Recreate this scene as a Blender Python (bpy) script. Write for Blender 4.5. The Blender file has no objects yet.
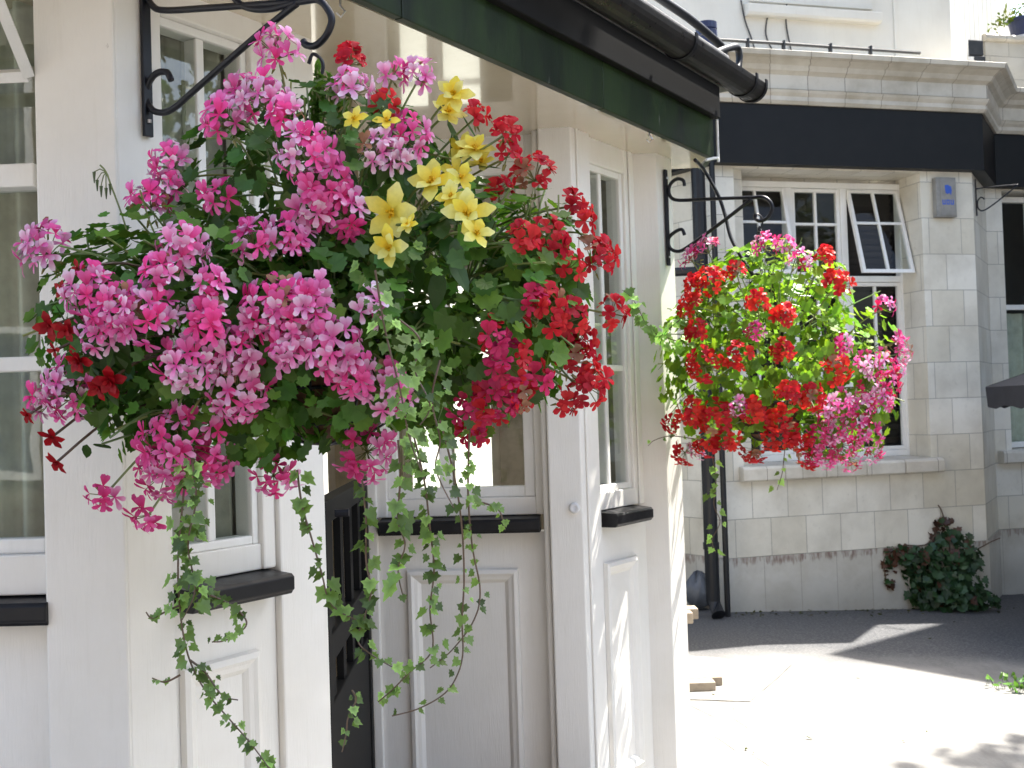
import bpy, bmesh, math, random
from mathutils import Vector, Matrix
R = random.Random(11)
sc = bpy.context.scene
col = sc.collection
V = Vector

# ------------------------------------------------------------------ camera
FPX, EYE = 1200.0, 1.55
cam_d = bpy.data.cameras.new('camera'); cam = bpy.data.objects.new('camera', cam_d); col.objects.link(cam)
cam_d.sensor_width = 36; cam_d.lens = FPX / 1024 * 36; cam_d.clip_start = .05; cam_d.clip_end = 2000
cam_d.dof.use_dof = True; cam_d.dof.focus_distance = 2.5; cam_d.dof.aperture_fstop = 14
CM = Matrix.Rotation(math.pi / 2 + math.radians(1.38), 3, 'X') @ Matrix.Rotation(-math.radians(1.82), 3, 'Z')
cam.matrix_world = Matrix.Translation((0, 0, EYE)) @ CM.to_4x4()
sc.camera = cam
O = V((0, 0, EYE))
def ray(x, y): return CM @ V(((x - 512) / FPX, -(y - 384) / FPX, -1))
def onpl(x, y, p, n):
    d = ray(x, y); n = V(n); return O + d * ((V(p) - O).dot(n) / d.dot(n))
def atY(x, y, Y):
    d = ray(x, y); return O + d * (Y / d.y)

# ------------------------------------------------------------------ object helpers
def props(o, label=None, cat=None, group=None, kind=None):
    if label: o['label'] = label
    if cat: o['category'] = cat
    if group: o['group'] = group
    if kind: o['kind'] = kind
    return o
def thing(name, loc, label, cat, group=None):
    o = bpy.data.objects.new(name, None); col.objects.link(o); o.location = loc; o.empty_display_size = .1
    return props(o, label, cat, group)
def wloc(o):
    p = V((0, 0, 0))
    while o: p += o.location; o = o.parent
    return p

class Fr:
    """upright wall frame: u along the wall, n out of it, z up"""
    def __init__(s, p, u, side=1):
        s.p = V((p[0], p[1], 0)); s.u = V((u[0], u[1], 0)).normalized()
        s.n = V((s.u.y, -s.u.x, 0)) * side
    def __call__(s, u, n, z): return s.p + s.u * u + s.n * n + V((0, 0, z))
    def s_of(s, x, y, n=0):
        q = onpl(x, y, s.p + s.n * n, s.n); return (q - s.p).dot(s.u), q.z

class MB:
    def __init__(s): s.v = []; s.f = []; s.m = []; s.uv = []; s.c = []; s.col = (1, 1, 1)
    def vert(s, p, c=None): s.v.append(V(p)); s.c.append(c or s.col); return len(s.v) - 1
    def face(s, idx, m=0, uv=None): s.f.append(idx); s.m.append(m); s.uv.append(uv)
    def quad(s, a, b, c, d, m=0, uv=None):
        i = [s.vert(p) for p in (a, b, c, d)]; s.face(i, m, uv)
    def box(s, F, u0, u1, n0, n1, z0, z1, m=0):
        if u0 > u1: u0, u1 = u1, u0
        if n0 > n1: n0, n1 = n1, n0
        if z0 > z1: z0, z1 = z1, z0
        P = [(u0, n0, z0), (u1, n0, z0), (u1, n1, z0), (u0, n1, z0), (u0, n0, z1), (u1, n0, z1), (u1, n1, z1), (u0, n1, z1)]
        b = len(s.v)
        for p in P: s.vert(F(*p))
        for q, ax in (((0, 3, 2, 1), 2), ((4, 5, 6, 7), 2), ((3, 7, 6, 2), 1), ((0, 1, 5, 4), 1), ((1, 2, 6, 5), 0), ((0, 4, 7, 3), 0)):
            uv = [((P[i][1], P[i][2]), (P[i][0], P[i][2]), (P[i][0], P[i][1]))[ax] for i in q]
            s.face([b + i for i in q], m, uv)
    def ring(s, F, u0, u1, z0, z1, prof, m=0):
        """mitred moulding; prof = [(inset, n), ...]"""
        rows = []
        for ins, n in prof:
            rows.append([s.vert(F(a, n, b)) for a, b in ((u0 + ins, z0 + ins), (u1 - ins, z0 + ins), (u1 - ins, z1 - ins), (u0 + ins, z1 - ins))])
        for r0, r1 in zip(rows, rows[1:]):
            for k in range(4): s.face([r0[k], r0[(k + 1) % 4], r1[(k + 1) % 4], r1[k]], m)
    def sweep(s, F, u0, u1, prof, m=0, cap=True):
        """profile (n, z) extruded along u, closed loop"""
        a = [s.vert(F(u0, n, z)) for n, z in prof]; b = [s.vert(F(u1, n, z)) for n, z in prof]
        L = len(prof); acc = 0
        for k in range(L):
            d = math.hypot(prof[k][0] - prof[(k + 1) % L][0], prof[k][1] - prof[(k + 1) % L][1])
            s.face([a[k], a[(k + 1) % L], b[(k + 1) % L], b[k]], m, [(u0, acc), (u0, acc + d), (u1, acc + d), (u1, acc)]); acc += d
        if cap: s.face(a[::-1], m); s.face(b, m)
    def tube(s, pts, r, n=6, m=0, r1=None, c=None):
        pts = [V(p) for p in pts]; rows = []
        up = V((.31, .17, .93))
        for i, p in enumerate(pts):
            t = (pts[min(i + 1, len(pts) - 1)] - pts[max(i - 1, 0)]).normalized()
            a = t.cross(up)
            if a.length < .05: a = t.cross(V((1, 0, 0)))
            a.normalize(); b = t.cross(a).normalized()
            rr = r if r1 is None else r + (r1 - r) * i / max(1, len(pts) - 1)
            rows.append([s.vert(p + (a * math.cos(2 * math.pi * k / n) + b * math.sin(2 * math.pi * k / n)) * rr, c) for k in range(n)])
        for x, y in zip(rows, rows[1:]):
            for k in range(n): s.face([x[k], x[(k + 1) % n], y[(k + 1) % n], y[k]], m)
        s.face(rows[0][::-1], m); s.face(rows[-1], m)
    def lathe(s, c, prof, n=24, m=0):
        c = V(c); rows = [[s.vert(c + V((r * math.cos(2 * math.pi * k / n), r * math.sin(2 * math.pi * k / n), z))) for k in range(n)] for r, z in prof]
        for x, y in zip(rows, rows[1:]):
            for k in range(n): s.face([x[k], x[(k + 1) % n], y[(k + 1) % n], y[k]], m)
        s.face(rows[0][::-1], m); s.face(rows[-1], m)
    def fan(s, cen, pts, m=0, cc=None, pc=None):
        i0 = s.vert(cen, cc); ii = [s.vert(p, pc) for p in pts]
        for k in range(len(ii)): s.face([i0, ii[k], ii[(k + 1) % len(ii)]], m)
    def build(s, name, mats, parent=None, smooth=False, bevel=0, label=None, kind=None, loc=None):
        if not isinstance(mats, (list, tuple)): mats = [mats]
        me = bpy.data.meshes.new(name)
        base = wloc(parent) if parent else V(loc) if loc is not None else V((0, 0, 0))
        me.from_pydata([tuple(p - base) for p in s.v], [], s.f)
        for mt in mats: me.materials.append(mt)
        me.polygons.foreach_set('material_index', s.m)
        if any(u for u in s.uv):
            ul = me.uv_layers.new(name='UVMap'); k = 0
            for f, u in zip(s.f, s.uv):
                for j in range(len(f)):
                    ul.data[k].uv = u[j] if u else (0, 0); k += 1
        if any(c != (1, 1, 1) for c in s.c):
            at = me.color_attributes.new('tint', 'FLOAT_COLOR', 'POINT')
            at.data.foreach_set('color', [x for c in s.c for x in (c[0], c[1], c[2], 1)])
        bm = bmesh.new(); bm.from_mesh(me)
        if not any(c != (1, 1, 1) for c in s.c): bmesh.ops.recalc_face_normals(bm, faces=bm.faces)
        bm.to_mesh(me); bm.free()
        if smooth: me.polygons.foreach_set('use_smooth', [True] * len(me.polygons))
        me.update()
        o = bpy.data.objects.new(name, me); col.objects.link(o)
        if parent: o.parent = parent
        elif loc is not None: o.location = loc
        if bevel:
            b = o.modifiers.new('b', 'BEVEL'); b.width = bevel; b.segments = 2; b.limit_method = 'ANGLE'; b.angle_limit = .7
            b.harden_normals = False
        return props(o, label, kind=kind)

def bez(pts, n=8):
    """Catmull-Rom through points"""
    pts = [V(p) for p in pts]; out = []
    for i in range(len(pts) - 1):
        p0 = pts[max(i - 1, 0)]; p1 = pts[i]; p2 = pts[i + 1]; p3 = pts[min(i + 2, len(pts) - 1)]
        for k in range(n):
            t = k / n
            out.append(.5 * ((2 * p1) + (p2 - p0) * t + (2 * p0 - 5 * p1 + 4 * p2 - p3) * t * t + (3 * p1 - p0 - 3 * p2 + p3) * t ** 3))
    return out + [pts[-1]]

# ------------------------------------------------------------------ materials
class NT:
    def __init__(s, name):
        s.mat = bpy.data.materials.new(name); s.mat.use_nodes = True; s.t = s.mat.node_tree; s.t.nodes.clear()
        s.out = s.n('ShaderNodeOutputMaterial')
    def n(s, typ, **kw):
        nd = s.t.nodes.new(typ)
        for k, v in kw.items():
            if k in nd.inputs.keys() if isinstance(k, str) else False: s.set(nd, k, v)
            else: setattr(nd, k, v)
        return nd
    def set(s, nd, k, v):
        if isinstance(v, bpy.types.NodeSocket): s.t.links.new(v, nd.inputs[k])
        else: nd.inputs[k].default_value = v
    def noise(s, scale, detail=4, vec=None, rough=.6):
        nd = s.n('ShaderNodeTexNoise'); nd.inputs['Scale'].default_value = scale; nd.inputs['Detail'].default_value = detail; nd.inputs['Roughness'].default_value = rough
        if vec is not None: s.t.links.new(vec, nd.inputs['Vector'])
        return nd.outputs['Fac']
    def coord(s, scale=(1, 1, 1), kind='Object'):
        tc = s.n('ShaderNodeTexCoord'); mp = s.n('ShaderNodeMapping'); mp.inputs['Scale'].default_value = scale
        s.t.links.new(tc.outputs[kind], mp.inputs['Vector']); return mp.outputs['Vector']
    def ramp(s, fac, *stops):
        nd = s.n('ShaderNodeValToRGB'); el = nd.color_ramp.elements
        while len(el) < len(stops): el.new(.5)
        for e, (p, c) in zip(el, stops): e.position = p; e.color = (*c, 1) if not isinstance(c, (int, float)) else (c, c, c, 1)
        s.t.links.new(fac, nd.inputs['Fac']); return nd.outputs['Color']
    def mix(s, fac, a, b, typ='MIX'):
        nd = s.n('ShaderNodeMix'); nd.data_type = 'RGBA'; nd.blend_type = typ
        for i, v in ((0, fac), (6, a), (7, b)):
            if isinstance(v, bpy.types.NodeSocket): s.t.links.new(v, nd.inputs[i])
            else: nd.inputs[i].default_value = v if i == 0 else (*v, 1)
        return nd.outputs[2]
    def math(s, op, a, b=0.):
        nd = s.n('ShaderNodeMath'); nd.operation = op
        for i, v in enumerate((a, b)):
            if isinstance(v, bpy.types.NodeSocket): s.t.links.new(v, nd.inputs[i])
            else: nd.inputs[i].default_value = v
        return nd.outputs[0]
    def bump(s, h, strength=.3, dist=.005):
        nd = s.n('ShaderNodeBump'); nd.inputs['Strength'].default_value = strength; nd.inputs['Distance'].default_value = dist
        s.t.links.new(h, nd.inputs['Height']); return nd.outputs['Normal']
    def princ(s, base, rough=.5, normal=None, metal=0., spec=.5, **kw):
        p = s.n('ShaderNodeBsdfPrincipled')
        s.set(p, 'Base Color', base if isinstance(base, bpy.types.NodeSocket) else (*base, 1))
        s.set(p, 'Roughness', rough); s.set(p, 'Metallic', metal); s.set(p, 'Specular IOR Level', spec)
        if normal is not None: s.set(p, 'Normal', normal)
        for k, v in kw.items(): s.set(p, k.replace('_', ' '), v)
        s.t.links.new(p.outputs[0], s.out.inputs[0]); return s.mat

def paint(name, c, dark, rough=.38, grain=.25):
    m = NT(name)
    big = m.noise(2.3, 5, m.coord()); streak = m.noise(9, 5, m.coord((6, 6, .5)))
    b = m.mix(m.ramp(big, (.42, 0), (.75, .55)), c, dark)
    b = m.mix(m.ramp(streak, (.55, 0), (.8, .35)), b, dark)
    ch = m.ramp(m.noise(17, 6, m.coord((1, 1, .7)), .75), (.70, 0), (.73, .55))
    b = m.mix(ch, b, tuple(x * .62 for x in dark))
    g = m.noise(30, 4, m.coord((8, 8, .6)))
    return m.princ(b, m.ramp(streak, (.3, rough - .06), (.8, rough + .12)), m.bump(g, grain, .004))
M = {}
M['cream'] = paint('cream_gloss_paint', (.81, .785, .735), (.68, .645, .575))
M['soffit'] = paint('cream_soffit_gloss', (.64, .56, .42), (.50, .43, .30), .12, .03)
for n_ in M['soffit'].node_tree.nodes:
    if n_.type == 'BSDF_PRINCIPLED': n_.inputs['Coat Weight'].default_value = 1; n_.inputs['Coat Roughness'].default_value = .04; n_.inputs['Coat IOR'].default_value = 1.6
M['whitewin'] = paint('white_window_paint', (.82, .81, .78), (.62, .60, .54))
M['far_cream'] = paint('cream_render', (.76, .73, .65), (.64, .60, .52), .6, .3)
M['white_board'] = paint('white_weatherboard', (.82, .81, .78), (.7, .68, .63), .5)

def black(name, c=(.012, .013, .016), rough=.3, wear=.25):
    m = NT(name); n = m.noise(14, 6, m.coord()); 
    b = m.mix(m.ramp(n, (.55, 0), (.78, wear)), c, (.09, .09, .088))
    return m.princ(b, m.ramp(n, (.3, rough), (.8, rough + .25)), m.bump(m.noise(60, 3, m.coord()), .15, .002), spec=.35)
M['iron'] = black('black_iron_paint', (.010, .011, .017), .28, .12)
M['black'] = black('black_joinery_paint', (.006, .006, .008), .35, .12)
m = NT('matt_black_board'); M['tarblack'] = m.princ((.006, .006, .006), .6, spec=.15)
M['gutter'] = black('black_plastic_gutter', (.014, .013, .012), .25, .2)
M['pipe'] = black('black_pipe', (.009, .010, .013), .35, .15)

m = NT('bottle_green_fascia_paint')
n1 = m.noise(5, 5, m.coord((1, 1, .35))); n2 = m.noise(38, 2, m.coord((1, 1, .3)))
b = m.mix(m.ramp(n1, (.35, 0), (.7, 1)), (.006, .012, .005), (.022, .046, .010))
b = m.mix(m.ramp(n2, (.74, 0), (.78, .7)), b, (.14, .15, .13))
M['green'] = m.princ(b, m.ramp(n1, (.2, .35), (.8, .6)), m.bump(m.noise(22, 4, m.coord((5, 5, .5))), .2, .003), spec=.3)

m = NT('black_fascia_tile'); n1 = m.noise(7, 5, m.coord())
b = m.mix(m.ramp(n1, (.4, 0), (.8, .5)), (.006, .006, .007), (.012, .012, .012))
b = m.mix(m.ramp(m.noise(45, 2, m.coord((1, 1, .5))), (.75, 0), (.85, .5)), b, (.06, .06, .055))
M['fascia_tile'] = m.princ(b, .5, spec=.25)

def stone(name, c1, c2, bw, rh, off=(0, 0), mort=(.33, .31, .27), stain=.4, peel=False):
    m = NT(name)
    tc = m.n('ShaderNodeTexCoord'); mp = m.n('ShaderNodeMapping'); mp.inputs['Location'].default_value = (off[0], off[1], 0)
    m.t.links.new(tc.outputs['UV'], mp.inputs['Vector'])
    br = m.n('ShaderNodeTexBrick'); br.offset = .5; br.offset_frequency = 2; br.squash = 1
    for k, v in (('Scale', 1.), ('Mortar Size', .0028), ('Mortar Smooth', .2), ('Bias', 0.), ('Brick Width', bw), ('Row Height', rh)): br.inputs[k].default_value = v
    br.inputs['Color1'].default_value = (*c1, 1); br.inputs['Color2'].default_value = (*c2, 1); br.inputs['Mortar'].default_value = (*mort, 1)
    m.t.links.new(mp.outputs[0], br.inputs['Vector'])
    n1 = m.noise(3.1, 6, m.coord()); n2 = m.noise(26, 5, m.coord())
    b = m.mix(m.ramp(n1, (.42, 0), (.72, stain)), br.outputs['Color'], (.33, .29, .22))
    b = m.mix(m.ramp(n2, (.6, 0), (.8, .3)), b, (.28, .26, .22))
    if peel:
        sx = m.n('ShaderNodeSeparateXYZ'); m.t.links.new(tc.outputs['UV'], sx.inputs[0])
        mp2 = m.n('ShaderNodeMapping'); mp2.inputs['Scale'].default_value = (22, 5, 1); m.t.links.new(tc.outputs['UV'], mp2.inputs['Vector'])
        sn = m.noise(1, 3, mp2.outputs[0])
        band = m.ramp(sx.outputs[1], (.22, 0), (.36, .95), (.398, 1.), (.42, 0))
        mask = m.ramp(m.math('MULTIPLY', sn, band), (.43, 0), (.58, .85))
        b = m.mix(mask, b, (.19, .115, .09))
        b = m.mix(m.ramp(sx.outputs[1], (0., .6), (.25, 0)), b, m.mix(m.noise(9, 4, m.coord()), (.20, .19, .17), (.36, .34, .30)))
    inv = m.math('SUBTRACT', 1, br.outputs['Fac'])
    return m.princ(b, .42, m.bump(m.math('ADD', inv, m.math('MULTIPLY', n2, .12)), .5, .004))
M['stone'] = stone('pale_faience_blocks', (.78, .75, .67), (.66, .615, .51), .30, .29, (.04, -.108 + .29))
M['plinth'] = stone('stained_plinth_blocks', (.56, .54, .49), (.50, .475, .42), .31, 1.2, (.13, .35), stain=.6, peel=True)
M['cornice'] = stone('moulded_cornice_stone', mort=(.17, .14, .11), c1=(.62, .585, .51), c2=(.55, .505, .43), bw=.30, rh=3., off=(.1, .3), stain=.75)
M['parapet'] = stone('parapet_blocks', (.60, .57, .50), (.53, .50, .43), .40, .20, (.1, .02))

m = NT('worn_forecourt')
n1 = m.noise(.9, 6, m.coord()); n2 = m.noise(60, 5, m.coord()); n3 = m.noise(7, 5, m.coord((1, .35, 1)))
b = m.mix(m.ramp(n1, (.35, 0), (.7, 1)), (.235, .227, .21), (.15, .145, .138))
b = m.mix(m.ramp(n3, (.5, 0), (.72, .7)), b, (.11, .103, .095))
b = m.mix(m.ramp(n2, (.6, 0), (.75, .5)), b, (.12, .115, .11))
sxyz = m.n('ShaderNodeSeparateXYZ'); m.t.links.new(m.coord(), sxyz.inputs[0])
edge = m.math('ADD', sxyz.outputs[1], m.math('MULTIPLY', m.math('SUBTRACT', n1, .5), 1.1))   # tarmac strip laid along the stone wall
tar = m.mix(m.ramp(n2, (.45, 0), (.7, 1)), (.05, .051, .056), (.13, .128, .125))
b = m.mix(m.ramp(m.math('SUBTRACT', edge, 7.0), (.0, 0), (.75, 1)), b, tar)
M['ground'] = m.princ(b, .85, m.bump(n2, .4, .006))
m = NT('pale_concrete_slab'); n1 = m.noise(2, 6, m.coord()); n2 = m.noise(50, 4, m.coord())
M['slab'] = m.princ(m.mix(m.ramp(n2, (.5, 0), (.8, .5)), m.mix(n1, (.24, .231, .213), (.20, .193, .18)), (.14, .135, .125)), .8, m.bump(n2, .3, .004))
m = NT('joint_tar'); M['joint'] = m.princ((.18, .172, .162), .9)

m = NT('window_glass')
tr = m.n('ShaderNodeBsdfTransparent'); tr.inputs[0].default_value = (.93, .95, .94, 1)
gl = m.n('ShaderNodeBsdfGlossy'); gl.inputs['Roughness'].default_value = .01
wv = m.bump(m.noise(2.2, 2, m.coord()), .06, .02); m.t.links.new(wv, gl.inputs['Normal'])
fr = m.n('ShaderNodeFresnel'); fr.inputs['IOR'].default_value = 1.75
ge = m.n('ShaderNodeNewGeometry'); mx = m.n('ShaderNodeMixShader'); m.t.links.new(m.math('MULTIPLY', fr.outputs[0], m.math('SUBTRACT', 1, ge.outputs['Backfacing'])), mx.inputs[0]); m.t.links.new(tr.outputs[0], mx.inputs[1]); m.t.links.new(gl.outputs[0], mx.inputs[2]); m.t.links.new(mx.outputs[0], m.out.inputs[0])
M['glass'] = m.mat
M['dull_glass'] = m.mat.copy(); M['dull_glass'].name = 'dull_window_glass'; [setattr(n.inputs['IOR'], 'default_value', 1.3) for n in M['dull_glass'].node_tree.nodes if n.type == 'FRESNEL']
m = NT('glowing_daylight_pane'); em = m.n('ShaderNodeEmission'); em.inputs[0].default_value = (1, .95, .82, 1); em.inputs[1].default_value = .62; m.t.links.new(em.outputs[0], m.out.inputs[0]); M['pane_glow'] = m.mat  # pane glows by itself to stand in for daylight behind it
def plain(name, c, rough=.6, d=None, sc_=12, **kw):
    m = NT(name); n = m.noise(sc_, 4, m.coord())
    return m.princ(m.mix(m.ramp(n, (.4, 0), (.75, 1)), c, d or tuple(x * .7 for x in c)), rough, m.bump(n, .15, .004), **kw)
M['room'] = plain('interior_plaster', (.60, .55, .43), .8)
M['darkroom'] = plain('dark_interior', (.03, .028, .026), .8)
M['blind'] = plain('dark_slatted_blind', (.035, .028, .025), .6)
M['floor'] = plain('interior_boards', (.10, .06, .035), .5)
M['curtain'] = plain('pale_net_curtain', (.50, .52, .42), .9)
M['lead'] = plain('grey_roof_felt', (.17, .17, .17), .9, (.08, .08, .085), 60)
M['coir'] = plain('brown_coir_liner', (.13, .06, .032), .95, (.05, .024, .014), 40)
M['wood'] = plain('weathered_plank', (.30, .25, .19), .75, (.20, .16, .12), 20)
M['fabric'] = plain('black_parasol_fabric', (.03, .03, .036), .85)
M['greymetal'] = plain('grey_sign_plate', (.27, .26, .24), .5)
M['blue'] = plain('blue_sign_print', (.03, .10, .50), .5)
M['golden_light'] = plain('golden_light_metal', (.55, .35, .12), .3, metal=1.)
M['steel'] = plain('bright_steel', (.6, .6, .6), .3, metal=1.)
M['navy'] = plain('dark_blue_plastic', (.02, .03, .09), .4)
M['box'] = plain('dark_grey_plastic', (.03, .032, .036), .5)
M['white'] = plain('white_plastic', (.8, .8, .8), .4)
M['bag'] = plain('grey_plastic_sack', (.10, .11, .13), .4)
M['bark'] = plain('bark', (.14, .115, .085), .9, (.07, .055, .04), 15)
M['cable'] = plain('grey_cable', (.05, .05, .05), .5)

def leafmat(name, c, tl=.35, gloss=.06):
    m = NT(name); at = m.n('ShaderNodeAttribute'); at.attribute_name = 'tint'
    n = m.noise(45, 3, m.coord())
    b = m.mix(1., m.mix(m.ramp(n, (.35, 0), (.75, .5)), c, tuple(x * .6 for x in c)), at.outputs['Color'], 'MULTIPLY')
    d = m.n('ShaderNodeBsdfDiffuse'); t = m.n('ShaderNodeBsdfTranslucent'); g = m.n('ShaderNodeBsdfGlossy'); g.inputs['Roughness'].default_value = .38
    m.t.links.new(b, d.inputs[0])
    tb = m.mix(1., b, (1.25, 1.25, .6), 'MULTIPLY') if c[1] > c[0] else b
    m.t.links.new(tb, t.inputs[0])
    a = m.n('ShaderNodeMixShader'); a.inputs[0].default_value = tl; m.t.links.new(d.outputs[0], a.inputs[1]); m.t.links.new(t.outputs[0], a.inputs[2])
    e = m.n('ShaderNodeMixShader'); e.inputs[0].default_value = gloss; m.t.links.new(a.outputs[0], e.inputs[1]); m.t.links.new(g.outputs[0], e.inputs[2])
    m.t.links.new(e.outputs[0], m.out.inputs[0]); return m.mat
M['leaf'] = leafmat('geranium_leaf', (.050, .115, .024), .38, .022)
M['ivy'] = leafmat('ivy_leaf', (.105, .185, .048), .35, .03)
M['creeper'] = leafmat('creeper_leaf', (.030, .070, .026), .25, .03)
M['treeleaf'] = leafmat('tree_leaf', (.075, .12, .03), .4)
M['petal'] = leafmat('petal', (1., .999, .998), .3, .02)
M['stem'] = leafmat('green_stem', (.20, .26, .09), .1)
M['vine'] = leafmat('brown_vine_stem', (.12, .075, .045), .05)

# ------------------------------------------------------------------ world and sun
EL, TH = math.radians(61), math.radians(39.5)
sun_dir = V((math.cos(TH) * math.cos(EL), math.sin(TH) * math.cos(EL), math.sin(EL)))
w = bpy.data.worlds.new('World'); sc.world = w; w.use_nodes = True
wt = w.node_tree; bg = wt.nodes['Background']
sky = wt.nodes.new('ShaderNodeTexSky'); sky.sky_type = 'NISHITA'; sky.sun_disc = False
sky.sun_elevation = EL; sky.sun_rotation = math.pi / 2 - TH; sky.air_density = 1.; sky.dust_density = 4.
tm = wt.nodes.new('ShaderNodeMix'); tm.data_type = 'RGBA'; tm.blend_type = 'MULTIPLY'; tm.inputs[0].default_value = 1; tm.inputs[7].default_value = (.95, .99, .995, 1)   # hazy summer air
wt.links.new(sky.outputs[0], tm.inputs[6]); wt.links.new(tm.outputs[2], bg.inputs[0]); bg.inputs[1].default_value = .15
sd = bpy.data.lights.new('sun', 'SUN'); so = bpy.data.objects.new('sun', sd); col.objects.link(so)
sd.energy = 4.5; sd.angle = math.radians(.53); sd.color = (1, .955, .88)
so.rotation_euler = sun_dir.to_track_quat('Z', 'Y').to_euler(); so.location = (4, 4, 12)
sc.view_settings.view_transform = 'Standard'; sc.view_settings.look = 'None'; sc.view_settings.exposure = 2.0; sc.view_settings.gamma = 1
sc.cycles.use_denoising = True; sc.cycles.max_bounces = 8; sc.cycles.transparent_max_bounces = 16
sc.cycles.sample_clamp_indirect = 8

# ------------------------------------------------------------------ ground
def gz(x): return 0 if x < 1.55 else -.062 * (x - 1.55) if x < 4.3 else -.1705
g = MB(); xs = [-600, -5, 0, 1, 1.55, 2.2, 3, 4.3, 8, 600]; ys = [-600, -10, 0, 4, 8, 12, 30, 600]
gi = [[g.vert((x, y, gz(x))) for x in xs] for y in ys]
for j in range(len(ys) - 1):
    for i in range(len(xs) - 1): g.face([gi[j][i], gi[j][i + 1], gi[j + 1][i + 1], gi[j + 1][i]])
g.build('ground', M['ground'], kind='structure')
def ong(px, py, dz=.0):
    p = atY(px, py, 6)
    d = ray(px, py); t = -EYE / d.z
    for _ in range(6):
        p = O + d * t; t = (gz(p.x) - EYE) / d.z
    p = O + d * t; return V((p.x, p.y, gz(p.x) + dz))
s = MB(); q = [ong(600, 652), ong(795, 662), ong(750, 702), ong(600, 697)]
s.quad(*[p + V((0, 0, .004)) for p in q]); s.build('paving', M['slab'], kind='structure')
s = MB()
def crack(pts, wd=.003):
    P = [ong(*p, .008) for p in pts]
    for a, b in zip(P, P[1:]):
        t = (b - a).normalized(); k = V((-t.y, t.x, 0)) * wd; s.quad(a + k, a - k, b - k, b + k)
crack([(792, 665), (778, 678), (764, 690)], .0022); crack([(735, 702), (720, 701), (690, 699)], .0022)
crack([(692, 706), (712, 716), (735, 719), (748, 728)], .002); crack([(694, 729), (718, 738), (735, 750), (756, 757), (770, 766)], .0025)
s.build('pavement_joint', M['joint'], kind='structure')

# ------------------------------------------------------------------ near building: plan frames
a31 = (.5225, .8526)
LF = Fr((-.878, 2.70), (1, -.05)); LF.p = V((-.878, 2.70, 0))        # front face, u=0 at the corner, running right; use negative u
LA = Fr((-.878, 2.70), a31)
CF = Fr((-.547, 4.555), (.657, -.06))
RA = Fr((.27, 4.48), a31)
PF = Fr((.11, 4.405), (1, -.09))                                     # corner post front
PA = Fr((.245, 4.39), a31)
QF = Fr((.527, 4.90), (1, -.06)); QA = Fr((.621, 4.893), a31)
TOP = 2.605
pub = thing('pub_building', (-.4, 3.6, 0), 'cream painted pub corner with black sills, green fascia and black gutter in the foreground', 'building')
PROF = [(0, 0), (.004, .016), (.018, .020), (.028, .014), (.040, .010), (.050, .002), (.056, -.004)]

def apron(F, u0, u1, mu0, mu1, n=0, name='wall_panel'):
    b = MB(); b.box(F, u0, u1, n - .06, n, 0, 1.105)
    o = b.build(name, M['cream'], pub)
    if mu1 is not None:
        r = MB(); r.ring(F, mu0, mu1, .14, .97, [(i, n + .001 + h) for i, h in PROF])
        r.build('moulding', M['cream'], o)
    return o
def sill(F, u0, u1, n0, n1, ret0=False):
    b = MB(); b.sweep(F, u0, u1, [(n0, 1.106), (n1 - .010, 1.106), (n1 - .006, 1.113), (n1, 1.118), (n1, 1.150), (n1 - .008, 1.158), (n0, 1.168)])
    return b.build('window_sill', M['black'], pub, bevel=.003)
def window(F, u0, u1, z0, z1, n, mull=(), bars=(), fw=.045, mw=.035, depth=.06, name='window', mat='whitewin', gl='glass', parent=None, gd=None):
    b = MB()
    if gd is None: gd = depth * .6
    b.box(F, u0, u0 + fw, n - depth, n, z0, z1); b.box(F, u1 - fw, u1, n - depth, n, z0, z1)
    b.box(F, u0 + fw, u1 - fw, n - depth, n - .001, z0, z0 + fw); b.box(F, u0 + fw, u1 - fw, n - depth, n - .001, z1 - fw, z1)
    for q in mull: b.box(F, q - mw / 2, q + mw / 2, n - depth + .01, n - .006, z0 + fw, z1 - fw)
    e = [u0 + fw] + sorted(mull) + [u1 - fw]
    for q in bars:
        for x0, x1 in zip(e, e[1:]):
            b.box(F, x0 + (mw / 2 if x0 in mull else 0), x1 - (mw / 2 if x1 in mull else 0), n - depth + .01, n - .008, q - mw / 2, q + mw / 2)
    o = b.build(name, M[mat], parent or pub, bevel=.004)
    p = MB(); p.box(F, u0 + fw * .8, u1 - fw * .8, n - gd - .004, n - gd, z0 + fw * .8, z1 - fw * .8)
    p.build('pane', M[gl], o)
    return o

# left front facade (window, apron, sill) and corner post
ul = -(LF.s_of(41, 400)[0]) * -1
apron(LF, -3.2, ul + .01, 0, None, n=-.05)
b = MB(); b.box(LF, -3.2, ul + .01, -.11, -.045, 1.168, 1.26); b.build('bottom_rail', M['cream'], pub, bevel=.004)
sill(LF, -3.2, ul + .006, -.09, .015)
window(LF, -1.55, ul + .005, 1.26, 2.75, -.07, mull=(-.92 - .03,), bars=(1.70,), fw=.035, depth=.05)
b = MB(); b.box(LF, -1.50, ul - .03, -.125, -.055, 2.11, 2.165); b.build('transom', M['whitewin'], pub, bevel=.004)
# open fanlight sash behind the transom
b = MB()
q1 = [LF(ul - .012, .0, 2.352), LF(ul - .018, .18, 2.53)]; q0 = [p + LF.u * -.5 for p in q1]
for a_, b_ in ((q1[0], q1[1]), (q0[0], q0[1]), (q0[0], q1[0]), (q0[1], q1[1])): b.tube([a_, b_], .017, 4)
b.build('fanlight_sash', M['whitewin'], pub)
b = MB(); b.box(LF, ul, 0, -.20, 0, 0, 2.8); b.build('corner_post', M['cream'], pub, bevel=.005)
b = MB(); b.box(LF, -3.2, -1.55, -.10, -.06, 1.26, 2.8); b.build('wall', M['cream'], pub)
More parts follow.
